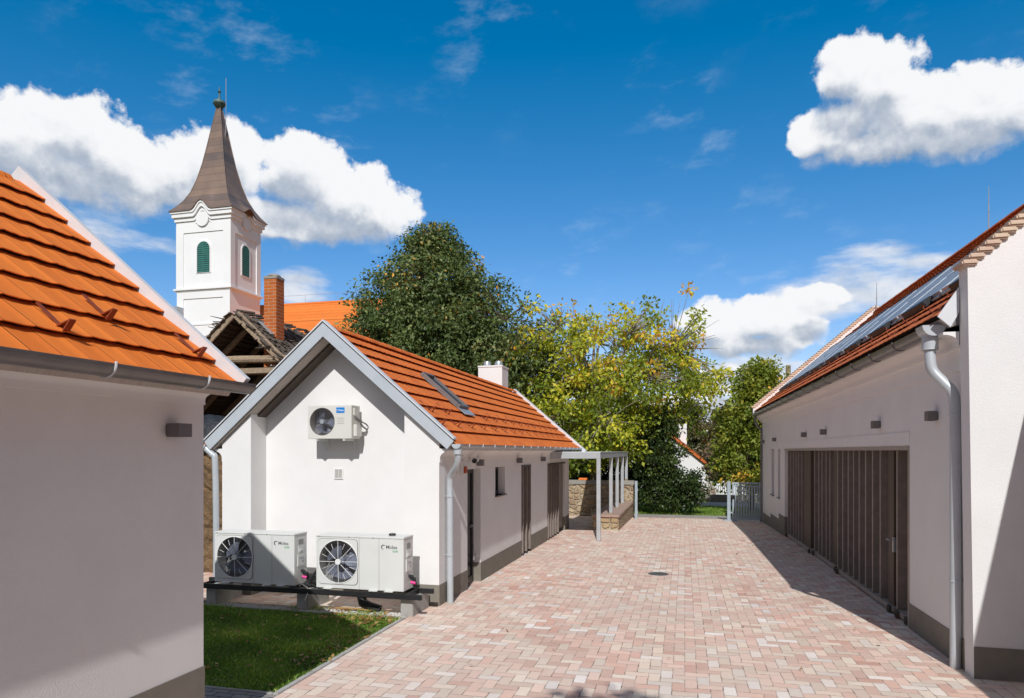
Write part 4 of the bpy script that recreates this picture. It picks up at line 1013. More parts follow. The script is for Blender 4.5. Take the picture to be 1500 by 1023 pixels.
PM = Matrix(((e_s.x, 0, e_n.x, 0), (0, 1, 0, 0), (e_s.z, 0, e_n.z, 0), (0, 0, 0, 1)))     # local x up the slope, y along the ridge, z off the roof
def panel(label):
    t = thing('solar_panel', label, 'solar panel', (0, 0, 0), 0, 'solar panels along the red roof')
    L, W = 1.92, 1.84
    mb = MB(); mb.box(0, .05, 0, W, .03, .085); mb.box(L - .05, L, 0, W, .03, .085); mb.box(.0505, L - .0505, 0, .05, .03, .085); mb.box(.0505, L - .0505, W - .05, W, .03, .085); mb.box(L * .5 - .05, L * .5 + .05, .0505, W - .0505, .03, .0855); mb.build('frame', M['alu'], t, bevel=.004)
    mb = MB(); mb.box(.0505, L * .5 - .0505, .0505, W - .0505, .035, .078); mb.box(L * .5 + .0505, L - .0505, .0505, W - .0505, .035, .078); mb.build('glass', M['pv'], t, smooth=0)
    mb = MB(); mb.box(-.15, -.002, .3, 1.25, .0, .095); mb.build('dark_edge_box', M['black'], t, bevel=.01); MB().box(L + .002, L + .12, .3, 1.25, .0, .095).build('dark_edge_box', M['black'], t, bevel=.01)  # black boxes along the lower and upper panel edges
    mb = MB(); mb.tube([(-.03, .02, .02), (-.03, W - .02, .02)], .02, 8); mb.tube([(L * .3, .02, .015), (L * .3, W - .02, .015)], .015, 8); mb.build('rail', M['alu'], t)
    return t
p0 = panel(names[0])
for i in range(9):
    p = p0 if i == 0 else dup(p0, label=names[i])
    x = .45; p.matrix_basis = HR.matrix_basis @ Matrix.Translation((x, -.69 + 1.90 * i, 3.85 + (x + .37) * SLR)) @ Matrix.Translation(e_n * .05) @ PM
for s_, z, lab in ((.19, 2.885, 'box lamp beside the grey downpipe of the long house'), (2.65, 2.87, 'box lamp on the long house above the locked door leaf'), (6.72, 2.865, 'box lamp above the middle louvred doors of the long house'), (9.08, 2.86, 'box lamp above the far louvred doors of the long house'),
                   (14.55, 2.83, 'box lamp above the two narrow windows of the long house'), (17.6, 2.80, 'last box lamp by the far corner beside the metal gate')):
    wall_lamp(HR.matrix_basis @ Vector((0, s_, z)), R(180.5), lab)
t = thing('manhole_cover', 'dark oval looking drain cover set into the brick paving', 'manhole cover', (-.52, 14.15, gz(14.15) + .002))
mb = MB(); mb.ring((0, 0, .0), .195, .014, 'z', 40, 6, .005); mb.build('frame', M['lamp'], t); mb = MB(); mb.lathe([(.18, -.01), (.18, .004)], (0, 0, 0), 40)
for k in range(-4, 5): w = math.sqrt(max(.0, .16 ** 2 - (k * .037) ** 2)); mb.box(k * .037 - .01, k * .037 + .01, -w, w, .0045, .008)
mb.build('lid', M['dark_zinc'], t)

# ------------------------------------------------------------------ canopy, stone walls, gate
CN = thing('flat_canopy', 'flat grey metal canopy on slim posts over the entrance corner', 'canopy', (-3.0, 24, -.14))
mb = MB(); mb.box(-.765, .69, -4.72, -4.62, 2.375, 2.55); mb.build('cross_beam', M['alu_post'], CN, bevel=.004); MB().box(-.765, .69, 4.70, 4.80, 2.375, 2.55).build('cross_beam', M['alu_post'], CN, bevel=.004)
mb = MB(); mb.box(.60, .69, -4.6195, 4.6995, 2.3755, 2.5495); mb.build('side_beam', M['alu_post'], CN, bevel=.004); MB().box(-.74, -.70, -4.6195, 4.6995, 2.3755, 2.5495).build('side_beam', M['alu_post'], CN, bevel=.004)
mb = MB()
for k in range(18): mb.box(-.6995, .5995, -4.35 + k * .5, -4.27 + k * .5, 2.39, 2.535)
mb.build('joists', M['alu_post'], CN, smooth=0)
MB().box(-.77, .70, -4.72, 4.8, 2.5505, 2.57).build('roof_sheet', M['white_metal'], CN, smooth=0)
for y, zb in ((-4.675, -.0), (-1.35, .50), (.8, .50), (2.9, .50), (4.75, 1.37)):
    P = MB().box(.585, .695, y - .055, y + .055, zb + .06, 2.374).build('post', M['alu_post'], CN, bevel=.004)
    MB().box(.58, .70, y - .06, y + .06, zb - .02, zb + .0595).build('post_foot', M['lamp'] if zb < .1 else M['old_wood'], P)
def bumpy(mb, amp, seed, cut=.12):
    """break up flat stone faces"""
    me = bpy.data.meshes.new('tmp'); me.from_pydata(mb.v, [], mb.f); bm = bmesh.new(); bm.from_mesh(me); bpy.data.meshes.remove(me)
    for _ in range(6):
        ed = [e for e in bm.edges if e.calc_length() > cut * 2]
        if not ed: break
        bmesh.ops.subdivide_edges(bm, edges=ed, cuts=1, use_grid_fill=True)
    bmesh.ops.triangulate(bm, faces=bm.faces); r = random.Random(seed)
    for v in bm.verts: v.co += Vector((r.uniform(-1, 1), r.uniform(-1, 1), r.uniform(-.4, .4))) * amp
    o = MB(); bm.verts.ensure_lookup_table(); o.v = [tuple(v.co) for v in bm.verts]; o.f = [tuple(v.index for v in f.verts) for f in bm.faces]; bm.free(); return o
SW = thing('low_stone_wall', 'low rubble stone wall with pink coping carrying the canopy posts', 'stone wall', (-2.49, 25.3, -.2))
bumpy(MB().box(-.42, .40, -3.1, 3.18, -.4, .505), .012, 3).build('body', M['stone'], SW, smooth=0)
bumpy(MB().box(.405, .425, -3.1, 3.18, -.4, .5), .008, 5).build('split_face', M['rough_stone'], SW, smooth=0)
MB().box(-.46, .45, -3.15, 3.18, .5055, .58).build('coping', M['sandstone'], SW, bevel=.012)
BW = thing('stone_wall', 'taller rubble stone wall behind the canopy at the yard end', 'stone wall', (-5.5, 28.8, -.25))
bumpy(MB().box(-4, 3.43, -.3, .2, -.4, 1.30), .012, 8).build('body', M['stone'], BW, smooth=0)
MB().box(-4, 3.47, -.34, .24, 1.3005, 1.47).build('coping', M['lichen_cap'], BW, bevel=.015)
t = thing('ridge_tile', 'loose orange half round tile lying on the tall stone wall', 'roof tile', (-4.15, 28.75, 1.225)); ridge_caps(0, 0, -.2, .2, .10, .5).build('tile_body', M['tile'], t); t.rotation_euler[2] = R(80)
GP = thing('gate_post', 'slim grey metal gate post at the end of the stone wall', 'gate post', (-1.87, 27.5, gz(27.5)))
MB().box(-.05, .05, -.05, .05, 0, 1.50).build('post', M['gate'], GP, bevel=.006); mb = MB(); mb.box(-.075, .075, -.075, .075, 0, .015); mb.box(.051, .07, -.03, .03, .2, .32); mb.box(.051, .07, -.03, .03, 1.1, 1.2); mb.build('hinge', M['gate'], GP, bevel=.004)
GA = thing('metal_gate', 'open grey metal gate of flat vertical slats beside the long house', 'gate', (1.64, 27.45, gz(27.45)))
mb = MB(); mb.box(-.06, .06, -.06, .06, 0, 1.53); mb.box(-.10, .10, -.10, .10, 0, .02); mb.build('post', M['gate'], GA, bevel=.006)
mb = MB(); mb.box(.13, .19, -.03, .03, .08, 1.49); mb.box(1.10, 1.16, -.03, .03, .08, 1.49); mb.box(.1905, 1.0995, -.025, .025, 1.43, 1.49); mb.box(.1905, 1.0995, -.025, .025, 1.33, 1.37); mb.box(.1905, 1.0995, -.025, .025, .08, .15); mb.box(.1905, 1.0995, -.025, .025, .24, .28)
FG = mb.build('gate_frame', M['gate'], GA, bevel=.004)
mb = MB()
for k in range(9): mb.box(.225 + k * .098, .285 + k * .098, -.012, .012, .1505, 1.3295)
for k in range(18): mb.box(.215 + k * .048, .225 + k * .048, -.008, .008, 1.3705, 1.4295)
mb.build('slats', M['gate'], GA, smooth=0)
mb = MB(); mb.box(.12, .20, -.05, -.031, .85, 1.0); mb.tube([(.16, -.05, .95), (.16, -.09, .95), (.26, -.095, .95)], .01, 8); mb.build('handle', M['black'], GA)
mb = MB(); mb.box(.061, .13, -.015, .015, .3, .36); mb.box(.061, .13, -.015, .015, 1.15, 1.21); mb.build('hinge', M['gate'], GA)
MB().box(-.18, .30, -.10, .10, 0, .05).build('floor_stop', M['gate'], GA, bevel=.01)
t = thing('gate_side_post', 'grey post fixed at the far corner of the long house', 'gate post', (2.80, 27.45, gz(27.45))); MB().box(-.035, .035, -.04, .04, 0, 1.5).build('post', M['gate'], t, bevel=.005)

# ------------------------------------------------------------------ old barn with its open gable
t = thing('rubble_wall', 'old brown rubble wall between the near house and the middle house', 'stone wall', (-10.5, 12.2, 0))
bumpy(MB().box(-3.5, 2.55, -.25, .25, -.3, 2.62), .035, 11, .05).build('body', M['earth_wall'], t, smooth=0)
t = thing('tarp_heap', 'dark plastic tarp heaped on top of the brown rubble wall', 'tarp', (-9.55, 12.2, 2.6))
mb = MB(); n = 14
for i in range(n + 1):
    for j in range(n + 1):
        u, v = i / n * 2 - 1, j / n * 2 - 1; r2 = min(1, u * u + v * v)
        mb.v.append((u * .75 + rnd.uniform(-.02, .02), v * .5, .62 * (1 - r2) ** .5 + rnd.uniform(-.025, .025) - .02))
mb.f = [(i * (n + 1) + j, (i + 1) * (n + 1) + j, (i + 1) * (n + 1) + j + 1, i * (n + 1) + j + 1) for i in range(n) for j in range(n)]
mb.build('tarp', M['tarp'], t, smooth=50)
OB = thing('old_barn', 'old open gabled barn with rotten shingles and log beams', 'barn', (-10.26, 14.0, 0))
SB, ZB = .92, 5.72
def bar(mb, p, q, w, h):
    p, q = Vector(p), Vector(q); d = q - p; L = d.length; m = d.to_track_quat('X', 'Z').to_matrix().to_4x4(); m.translation = p
    return mb.box(0, L, -w / 2, w / 2, -h / 2, h / 2, m)
mb = MB()
bar(mb, (.06, -.05, ZB - .06), (2.75, -.05, ZB - .06 - 2.69 * SB), .06, .20)
bar(mb, (-.06, -.05, ZB - .06), (-2.75, -.05, ZB - .06 - 2.69 * SB), .06, .20)
mb.build('barge_board', M['old_wood'], OB, bevel=.01)
mb = MB()
for y in (.55, 1.5, 2.5, 3.5, 4.5, 5.5):
    for sg in (1, -1): mb.tube([(0, y, ZB - .22), (sg * 1.3 , y + rnd.uniform(-.06, .06), ZB - .24 - 1.3 * SB), (sg * 2.8, y, ZB - .22 - 2.8 * SB)], [.07, .085, .08], 8)
mb.build('rafter', M['old_wood'], OB)
mb = MB()
for sg in (1, -1):
    for k in range(26):
        s = .08 + k * .108 + rnd.uniform(-.02, .02); L = rnd.uniform(5.6, 6.4); x = sg * s; z = ZB - .115 - s * SB
        mb.box(x - .035, x + .035, .0 + rnd.uniform(-.12, .05), L, z - .012, z + .012)
mb.build('battens', M['straw'], OB, smooth=0)
# rotten shingles in ragged courses
mb = MB()
for sg in (1, -1):
    for c in range(20):
        y = -.10
        while y < 6.3:
            w = rnd.uniform(.05, .15); s = .05 + c * .14 + rnd.uniform(-.05, .05); ln = rnd.uniform(.22, .42)
            if rnd.random() > .05:
                p = Vector((sg * s, y, ZB + .02 - s * SB + rnd.uniform(-.01, .035))); q = Vector((sg * (s + ln * .74), y + rnd.uniform(-.07, .07), ZB + .05 - (s + ln * .74) * SB + rnd.uniform(0, .07)))
                bar(mb, p, q, w, .014)
            y += w * .82
mb.build('shingles', M['straw'], OB, smooth=0)
mb = MB()
for k in range(46):
    sg = rnd.choice((-1, -1, 1)); s = rnd.uniform(.2, 2.6); p = Vector((sg * s, rnd.uniform(-.14, -.02), ZB + .03 - s * SB)); mb.tube([p, p + Vector((-rnd.uniform(.05, .35), rnd.uniform(-.2, .1), rnd.uniform(-.06, .10)))], [.016, .007], 5)
for k in range(14): y = .1 + k * .42; mb.tube([(rnd.uniform(-.12, .02), y, ZB + .06), (rnd.uniform(.0, .15), y + rnd.uniform(.3, .6), ZB + .10)], [.04, .03], 6)
mb.build('loose_shingles', M['straw'], OB)
mb = MB(); mb.tube([(-2.1, .05, 4.58), (0, .04, 4.61), (2.2, .05, 4.57)], [.085, .095, .085], 10); mb.tube([(-1.9, .55, 4.36), (2.1, .5, 4.38)], .08, 10); mb.build('tie_beam', M['old_wood'], OB)
MB().box(-.55, 2.2, -.0, .16, 4.28, 4.42, Matrix.Translation((0, .12, 0))).build('wall_plate', M['old_wood'], OB, bevel=.01)
mb = MB(); mb.box(.70, 1.16, .30, .62, -.2, 4.50); mb.build('plastered_pier', M['plaster'], OB, bevel=.02)
mb = MB(); mb.box(-2.5, 2.5, 5.9, 6.2, -.3, 3.3); mb.box(-2.5, -2.2, .6, 5.9, -.3, 3.2); mb.box(2.2, 2.5, .6, 5.9, -.3, 3.2); mb.build('wall', M['stone'], OB, smooth=0)
mb = MB()
for sg in (1, -1):
    mb.prism([(sg * .0, ZB - .085), (sg * 2.8, ZB - .085 - 2.8 * SB), (sg * 2.8, ZB - .05 - 2.8 * SB), (sg * .0, ZB - .05)], .1, 6.2)
mb.build('underlay', M['straw'], OB, smooth=0)
# second, lower lean-to roof seen under the tie beam
mb = MB()
for k in range(7): mb.tube([(-2.4 + k * .75, 1.4, 2.7), (-2.2 + k * .75, 5.2, 4.3)], .07, 8)
for k in range(18): z = 2.75 + k * .092; y = 1.4 + k * .218; mb.box(-2.5, 2.5, y - .05, y + .05, z + .06, z + .085)
mb.build('lean_to', M['old_wood'], OB)
CHB = MB().box(.35, .69, .60, .93, 3.6, 6.62).build('brick_chimney', M['chimney_brick'], OB, smooth=0)
mb = MB(); mb.box(.335, .705, .585, .945, 6.62, 6.70); mb.lathe([(.17, 0), (.15, .05), (.06, .075)], (.52, .765, 6.70), 12); mb.build('chimney_cap', M['lichen_cap'], CHB, bevel=.015)
mb = MB(); mb.box(-.05, .42, .45, 1.05, .0, .02, Matrix.Translation((.33, 0, ZB + .12 - .33 * SB)) @ Matrix.Rotation(math.atan(SB), 4, 'Y')); mb.build('flashing', M['zinc'], CHB, smooth=0)

# ------------------------------------------------------------------ church
CX, CY = -36.6, 47.87; CW, CD = 2.42, 1.87
CT_ = thing('church_tower', 'white church tower with brown copper spire and green louvred windows', 'church tower', (CX, CY, -.9))
Z0 = .9
def ringbox(mb, e, z0, z1): return mb.box(-CW - e, CW + e, -CD - e, CD + e, z0 + Z0, z1 + Z0)
mb = MB(); ringbox(mb, 0, -1, 15.0); ringbox(mb, .0, 15.25, 20.3); TW = mb.build('tower_body', M['church_white'], CT_, smooth=0)
mb = MB(); ringbox(mb, .10, 15.0, 15.12); ringbox(mb, .22, 15.12, 15.25); ringbox(mb, .05, 12.35, 12.50); mb.build('belt_course', M['church_white'], CT_, smooth=0)
def cornice_strip(mb, front, sg, a, b, e):
    """one moulding of the eaves cornice; it lifts over a medallion in the middle of the face"""
    w = CW if front else CD; d = CD if front else CW; lim = (w + e) if front else (CD - .302); n = 48; top = .74 if front else .5
    L = lambda x: top * (math.cos(min(abs(x) / .82, 1) * math.pi) * .5 + .5)
    xs = [-lim + 2 * lim * i / n for i in range(n + 1)]; t0, t1 = sg * (d + e), sg * (d - .3)
    P = lambda x, t, z: (x, t, z) if front else (t, x, z)
    vs = [p for x in xs for p in (P(x, t0, Z0 + a + L(x)), P(x, t1, Z0 + a + L(x)), P(x, t1, Z0 + b + L(x)), P(x, t0, Z0 + b + L(x)))]
    fs = [(i * 4 + k, i * 4 + (k + 1) % 4, i * 4 + 4 + (k + 1) % 4, i * 4 + 4 + k) for i in range(n) for k in range(4)] + [(0, 1, 2, 3), (n * 4, n * 4 + 3, n * 4 + 2, n * 4 + 1)]
    mb.add(vs, fs)
mb = MB()
for (a, b, e) in ((20.30, 20.552, .06), (20.55, 20.852, .16), (20.85, 21.152, .30), (21.15, 21.32, .38)):
    for front in (True, False):
        for sg in (-1, 1): cornice_strip(mb, front, sg, a, b, e - (0 if front else .002))
mb.build('cornice', M['church_white'], CT_, smooth=0)
mb = MB(); ringbox(mb, -.004, 20.2, 21.2)
for sg in (-1, 1): mb.tube([(0, sg * (CD - .1), Z0 + 20.62), (0, sg * (CD + .2), Z0 + 20.62)], .56, 28); mb.tube([(sg * (CW - .1), 0, Z0 + 20.62), (sg * (CW + .2), 0, Z0 + 20.62)], .50, 28)
mb.build('medallion', M['church_white'], CT_)
# raised corner strips leave the panels recessed
mb = MB(); e = .07
for sg in (-1, 1):
    for sx in (-1, 1): mb.box(min(sx * CW, sx * (CW - .62)), max(sx * CW, sx * (CW - .62)), min(sg * CD, sg * (CD + e)), max(sg * CD, sg * (CD + e)), Z0 + 15.2501, Z0 + 20.3); mb.box(min(sx * CW, sx * (CW + e)), max(sx * CW, sx * (CW + e)), min(sg * (CD + e), sg * (CD - .48)), max(sg * (CD + e), sg * (CD - .48)), Z0 + 15.2501, Z0 + 20.3)
    mb.box(-CW + .6201, CW - .6201, min(sg * CD, sg * (CD + e)), max(sg * CD, sg * (CD + e)), Z0 + 19.65, Z0 + 20.3); mb.box(min(sg * CW, sg * (CW + e)), max(sg * CW, sg * (CW + e)), -CD + .4801, CD - .4801, Z0 + 19.55, Z0 + 20.3)
    mb.box(-CW + .6201, CW - .6201, min(sg * CD, sg * (CD + e)), max(sg * CD, sg * (CD + e)), Z0 + 14.45, Z0 + 14.9999); mb.box(-CW, -CW + .62, min(sg * CD, sg * (CD + e)), max(sg * CD, sg * (CD + e)), Z0 + 12.5001, Z0 + 14.9999); mb.box(CW - .62, CW, min(sg * CD, sg * (CD + e)), max(sg * CD, sg * (CD + e)), Z0 + 12.5001, Z0 + 14.9999)
mb.build('corner_strips', M['church_white'], CT_, smooth=0)
def arch(cx, z0, z1, w, n=12):
    r = w / 2; return [(cx - r, z0), (cx + r, z0)] + [(cx + r * math.cos(math.pi * i / n), z1 - r + r * math.sin(math.pi * i / n)) for i in range(n + 1)]
def belfry(front, sg):
    w = 1.16 if front else .95; d = CD if front else CW; ax = 'y' if front else 'x'
    mb = MB(); o = arch(0, Z0 + 16.42, Z0 + 19.02, w + .22); i = arch(0, Z0 + 16.45, Z0 + 18.90, w)
    n = len(o); a, b = sg * d, sg * (d + .055)
    def P(p, t): return (p[0], t, p[1]) if front else (t, p[0], p[1])
    vs = [P(p, t) for t in (a, b) for p in o + i]; fs = []
    for k in range(n):
        j = (k + 1) % n; fs += [(k, j, n + j, n + k), (2 * n + k, 3 * n + k, 3 * n + j, 2 * n + j), (k, 2 * n + k, 2 * n + j, j), (n + k, n + j, 3 * n + j, 3 * n + k)]
    mb.add(vs, fs); W = mb.build('belfry_window', M['church_white'], CT_, smooth=0)
    mb = MB(); mb.prism(i, sg * (d + .002), sg * (d + .012), ax); mb.build('window_back', M['frame_dark'], W, smooth=0)
    mb = MB(); z = Z0 + 16.5
    while z < Z0 + 18.85:
        h = z - (Z0 + 18.9 - w / 2); hw = w / 2 - .04 if h < 0 else math.sqrt(max(.01, (w / 2) ** 2 - h * h)) - .03
        if hw > .08:
            if front: mb.box(-hw, hw, min(sg * (d + .014), sg * (d + .05)), max(sg * (d + .014), sg * (d + .05)), z, z + .11)
            else: mb.box(min(sg * (d + .014), sg * (d + .05)), max(sg * (d + .014), sg * (d + .05)), -hw, hw, z, z + .11)
        z += .165
    if front: mb.box(-.03, .03, min(sg * (d + .0505), sg * (d + .07)), max(sg * (d + .0505), sg * (d + .07)), Z0 + 16.46, Z0 + 18.86)
    mb.build('shutter', M['shutter'], W, smooth=0)
for sg in (-1, 1): belfry(True, sg); belfry(False, sg)
# bell-cast spire whose eaves rise over the medallions
mb = MB(); prof = [(21.30, 1.0, .46), (21.75, .885, .32), (22.3, .77, .2), (23.1, .645, .10), (24.2, .525, .04), (25.6, .405, .0), (27.2, .285, 0), (28.9, .165, 0), (30.2, .07, 0), (30.6, .05, 0)]
NS = 24; rings = []
for (z, k, ex) in prof:
    ring = []
    for side in range(4):
        for i in range(NS):
            f = -1 + 2 * i / NS
            ww, dd = (CW * k + ex), (CD * k + ex)
            half = ww if side % 2 == 0 else dd
            x = f * half; d = abs(x) / .95
            lift = ((.76 if side % 2 == 0 else .5) * (math.cos(min(d, 1) * math.pi) * .5 + .5) if d < 1 else 0) * max(0, 1 - (z - 21.3) / 1.6)
            p = {0: (x, -dd), 1: (ww, x), 2: (-x, dd), 3: (-ww, -x)}[side]
            ring.append((p[0], p[1], Z0 + z + lift))
    rings.append(ring)
n = 4 * NS
mb.add([p for r_ in rings for p in r_], [(i * n + q, i * n + (q + 1) % n, (i + 1) * n + (q + 1) % n, (i + 1) * n + q) for i in range(len(prof) - 1) for q in range(n)] + [tuple(range((len(prof) - 1) * n, len(prof) * n)), tuple(range(n - 1, -1, -1))])
SP = mb.build('spire', M['spire'], CT_, smooth=25)
mb = MB()
for sx, sy in ((-1, -1), (1, -1), (1, 1), (-1, 1)): mb.tube([(sx * (CW * k + ex), sy * (CD * k + ex), Z0 + z) for z, k, ex in prof], .045, 6)
mb.build('hip_roll', M['spire'], SP)
MB().lathe([(.13, 0), (.11, .5), (.12, .95), (.34, 1.05), (.50, 1.3), (.44, 1.5), (.14, 1.62), (.07, 1.8), (.06, 2.2), (.14, 2.28), (.06, 2.4), (.02, 2.75)], (0, 0, Z0 + 29.3), 18).build('finial', M['copper_green'], SP)
MB().tube([(.55, .0, Z0 + 27.6), (.62, 0, Z0 + 30), (.62, 0, Z0 + 32.6)], .03, 6).build('lightning_rod', M['steel_wire'], SP)
mb = MB(); mb.prism([(-CW - .55, Z0 + 11.6), (-CW + .25, Z0 + 11.2), (-CW + .62, Z0 + 12.0), (-CW + .62, Z0 + 13.75), (-CW - .12, Z0 + 13.75)], -CD - .75, -CD - .08); mb.build('flashing_box', M['zinc'], CT_, smooth=0)
NV = thing('church_nave', 'church nave with a broad orange tile roof behind the tower', 'church', (-30, 50, -.9))
mb = MB(); mb.box(-16, 11, -5.0, 8, -1, 9.0); mb.prism([(-5.0, 9.0), (8, 9.0), (1.5, 14.9)], -16, 11, 'x'); mb.build('wall', M['church_white'], NV, smooth=0)
mb = MB(); nc = 20; y0, z0, y1, z1 = -5.5, 9.35, 1.5, 15.72
for c in range(nc):
    f0, f1 = c / nc, (c + 1.12) / nc
    for sg in (1, -1):
        Y = lambda f: (y0 + (y1 - y0) * f) if sg > 0 else (2 * y1 - (y0 + (y1 - y0) * f)); Zf = lambda f: z0 + (z1 - z0) * min(f, 1)
        mb.prism([(Y(f0), Zf(f0) + .10), (Y(min(f1, 1)), Zf(f1)), (Y(min(f1, 1)), Zf(f1) - .07), (Y(f0), Zf(f0) + .01)], -16.3, 11.3, 'x')
mb.build('roof', M['tile_far'], NV, smooth=0)
mb = MB(); mb.tube([(-16.2, 1.5, 15.74), (11.2, 1.5, 15.74)], .14, 8); mb.build('ridge_tiles', M['tile_far'], NV)
mb = MB(); mb.tube([(-6, 1.5, 16.5), (11, 1.5, 16.5)], .012, 5)
for x in range(-4, 12, 3): mb.tube([(x, 1.5, 15.8), (x, 1.5, 16.5)], .014, 5)
mb.build('lightning_wire', M['steel_wire'], NV)

# ------------------------------------------------------------------ far things
FH = thing('far_house', 'small white gabled house with red roof glimpsed between the trees', 'house', (-2.2, 52, -1.0))
mb = MB(); mb.prism([(-4.1, -1), (4.1, -1), (4.1, 2.05), (0, 5.4), (-4.1, 2.05)], 0, 9); mb.build('wall', M['plaster_smooth'], FH, smooth=0)
mb = MB(); mb.prism(chevron(0, 5.72, 4.35, .82, 0, .22), -.22, 9.2); rf = mb.build('roof', M['tile_old'], FH, smooth=0)
tile_roof(4.4, 2.13, 0, 5.74, -.25, 9.2, gauge=.4, tw=.25, sub=1).build('tiles', M['tile_old'], rf, smooth=0)
mb = MB(); mb.box(1.75, 2.35, .6, 1.2, 3.4, 5.5); mb.build('chimney', M['plaster_smooth'], rf, smooth=0)
mb = MB(); mb.tube([(4.25, -.08, 2.1), (4.25, -.08, -.8)], .06, 8); mb.build('downpipe', M['dark_zinc'], FH)
W = MB().box(1.0, 1.75, -.05, -.002, .25, 1.45).build('window', M['white'], FH, bevel=.01); MB().box(1.08, 1.67, -.06, -.0505, .33, 1.37).build('pane', M['glass'], W)
WF = thing('white_fence', 'pale plank fence in front of the far white house', 'fence', (0, 45.5, gz(45.5)))
mb = MB()
for k in range(60): x = -3.5 + k * .13; mb.box(x, x + .10, -.015, .015, .1, 1.15 + rnd.uniform(-.04, .04))
mb.build('pickets', M['white'], WF, smooth=0); mb = MB(); mb.box(-3.6, 4.4, .0155, .05, .3, .38); mb.box(-3.6, 4.4, .0155, .05, .9, .98); mb.build('rail', M['white'], WF)
t = thing('low_dark_wall', 'low dark wall beyond the road behind the gate', 'wall', (1.0, 41.5, gz(41.5))); MB().box(-5, 4, -.15, .15, -.2, .42).build('body', M['plinth'], t, bevel=.02)
PL = thing('utility_pole', 'weathered wooden utility pole top above the long house gable', 'utility pole', (5.5, 40, gz(40)))
MB().tube([(0, 0, -.5), (0, 0, 4), (0, 0, 7.6)], [.17, .15, .13], 12).build('pole', M['old_wood'], PL)
mb = MB(); mb.tube([(.1, 0, 6.9), (.9, 0, 6.8)], .04, 8)
for x in (.5, .9): mb.lathe([(.03, 0), (.05, .05), (.05, .12), (.02, .16)], (x, 0, 6.85), 8)
mb.build('insulator_arm', M['frame_dark'], PL)

# ------------------------------------------------------------------ buildings behind the camera (they only throw shade and light into the yard)
NB = thing('neighbour_wing', 'white wing of the yard buildings beside the viewer', 'house', (7.4, -1.5, 0))
MB().box(-3.2, 3.2, -5, 8.6, -.5, 3.7).build('wall', M['plaster_smooth'], NB, smooth=0)
mb = MB(); mb.prism([(-3.70, 3.80), (0, 6.9), (3.70, 3.80), (3.70, 3.92), (0, 7.05), (-3.70, 3.92)], -5.2, 8.8); mb.build('roof', M['tile_old'], NB, smooth=0)
mb = MB(); mb.prism([(-3.2, 3.7), (3.2, 3.7), (0, 6.6)], -5, 8.6); mb.build('gable_wall', M['plaster_smooth'], NB, smooth=0)

YH = thing('added_yard_house', 'unseen tall white house added behind the viewer to dim the yard', 'house', (-4.0, -8.4, 0))  # unseen house added to darken the near left wall
MB().box(-8.5, 7.0, -3.5, 3.5, -.5, 5.3).build('wall', M['plaster_smooth'], YH, smooth=0)
mb = MB(); mb.prism([(-3.9, 5.2), (0, 8.4), (3.9, 5.2), (3.9, 5.32), (0, 8.55), (-3.9, 5.32)], -8.8, 7.3, 'x'); mb.build('roof', M['tile_old'], YH, smooth=0)
mb = MB(); mb.prism([(-3.5, 5.3), (3.5, 5.3), (0, 8.1)], -8.5, 7.0, 'x'); mb.build('gable_wall', M['plaster_smooth'], YH, smooth=0)

# ------------------------------------------------------------------ trees
NPR = np.random.default_rng(5)
def leaves(C, rad, per, size, seed, flat=.75, droop=.35, tint_c=None, tspread=.22, aspect=.55):
    """leaf faces round the clump centres C (n,3)"""
    g = np.random.default_rng(seed); n = len(C); N = n * per
    idx = np.repeat(np.arange(n), per); d = g.normal(size=(N, 3)); d /= np.linalg.norm(d, axis=1)[:, None]
    rr = g.random(N) ** .5; r = rad[idx] if hasattr(rad, '__len__') else rad
    off = d * (rr * r)[:, None]; off[:, 2] *= flat; P = C[idx] + off
    ax = d * .8 + g.normal(size=(N, 3)) * .6; ax[:, 2] -= droop; ax /= np.linalg.norm(ax, axis=1)[:, None]
    nn = g.normal(size=(N, 3)) * .8 + np.array([0, 0, .9]); w = np.cross(ax, nn); w /= np.linalg.norm(w, axis=1)[:, None] + 1e-9
    s = size * (.6 + .8 * g.random(N)); L = ax * s[:, None]; Wd = w * (s * aspect * .5)[:, None]
    bend = np.cross(w, ax) * (s * .10)[:, None]
    Q = np.stack([P, P + L * .45 + Wd + bend, P + L, P + L * .45 - Wd + bend], axis=1)
    tc = (tint_c[idx] if tint_c is not None else .5) + g.normal(size=N) * tspread * .6
    return Q, tc
def crown_points(ells, seed, inner=.35):
    g = np.random.default_rng(seed); out = []
    for (cx, cy, cz, rx, ry, rz, n) in ells:
        d = g.normal(size=(n, 3)); d /= np.linalg.norm(d, axis=1)[:, None]
        r = inner + (1 - inner) * g.random(n) ** .55; r *= (.78 + .42 * g.random(n))
        out.append(np.array([cx, cy, cz]) + d * r[:, None] * np.array([rx, ry, rz]))
    return np.concatenate(out)
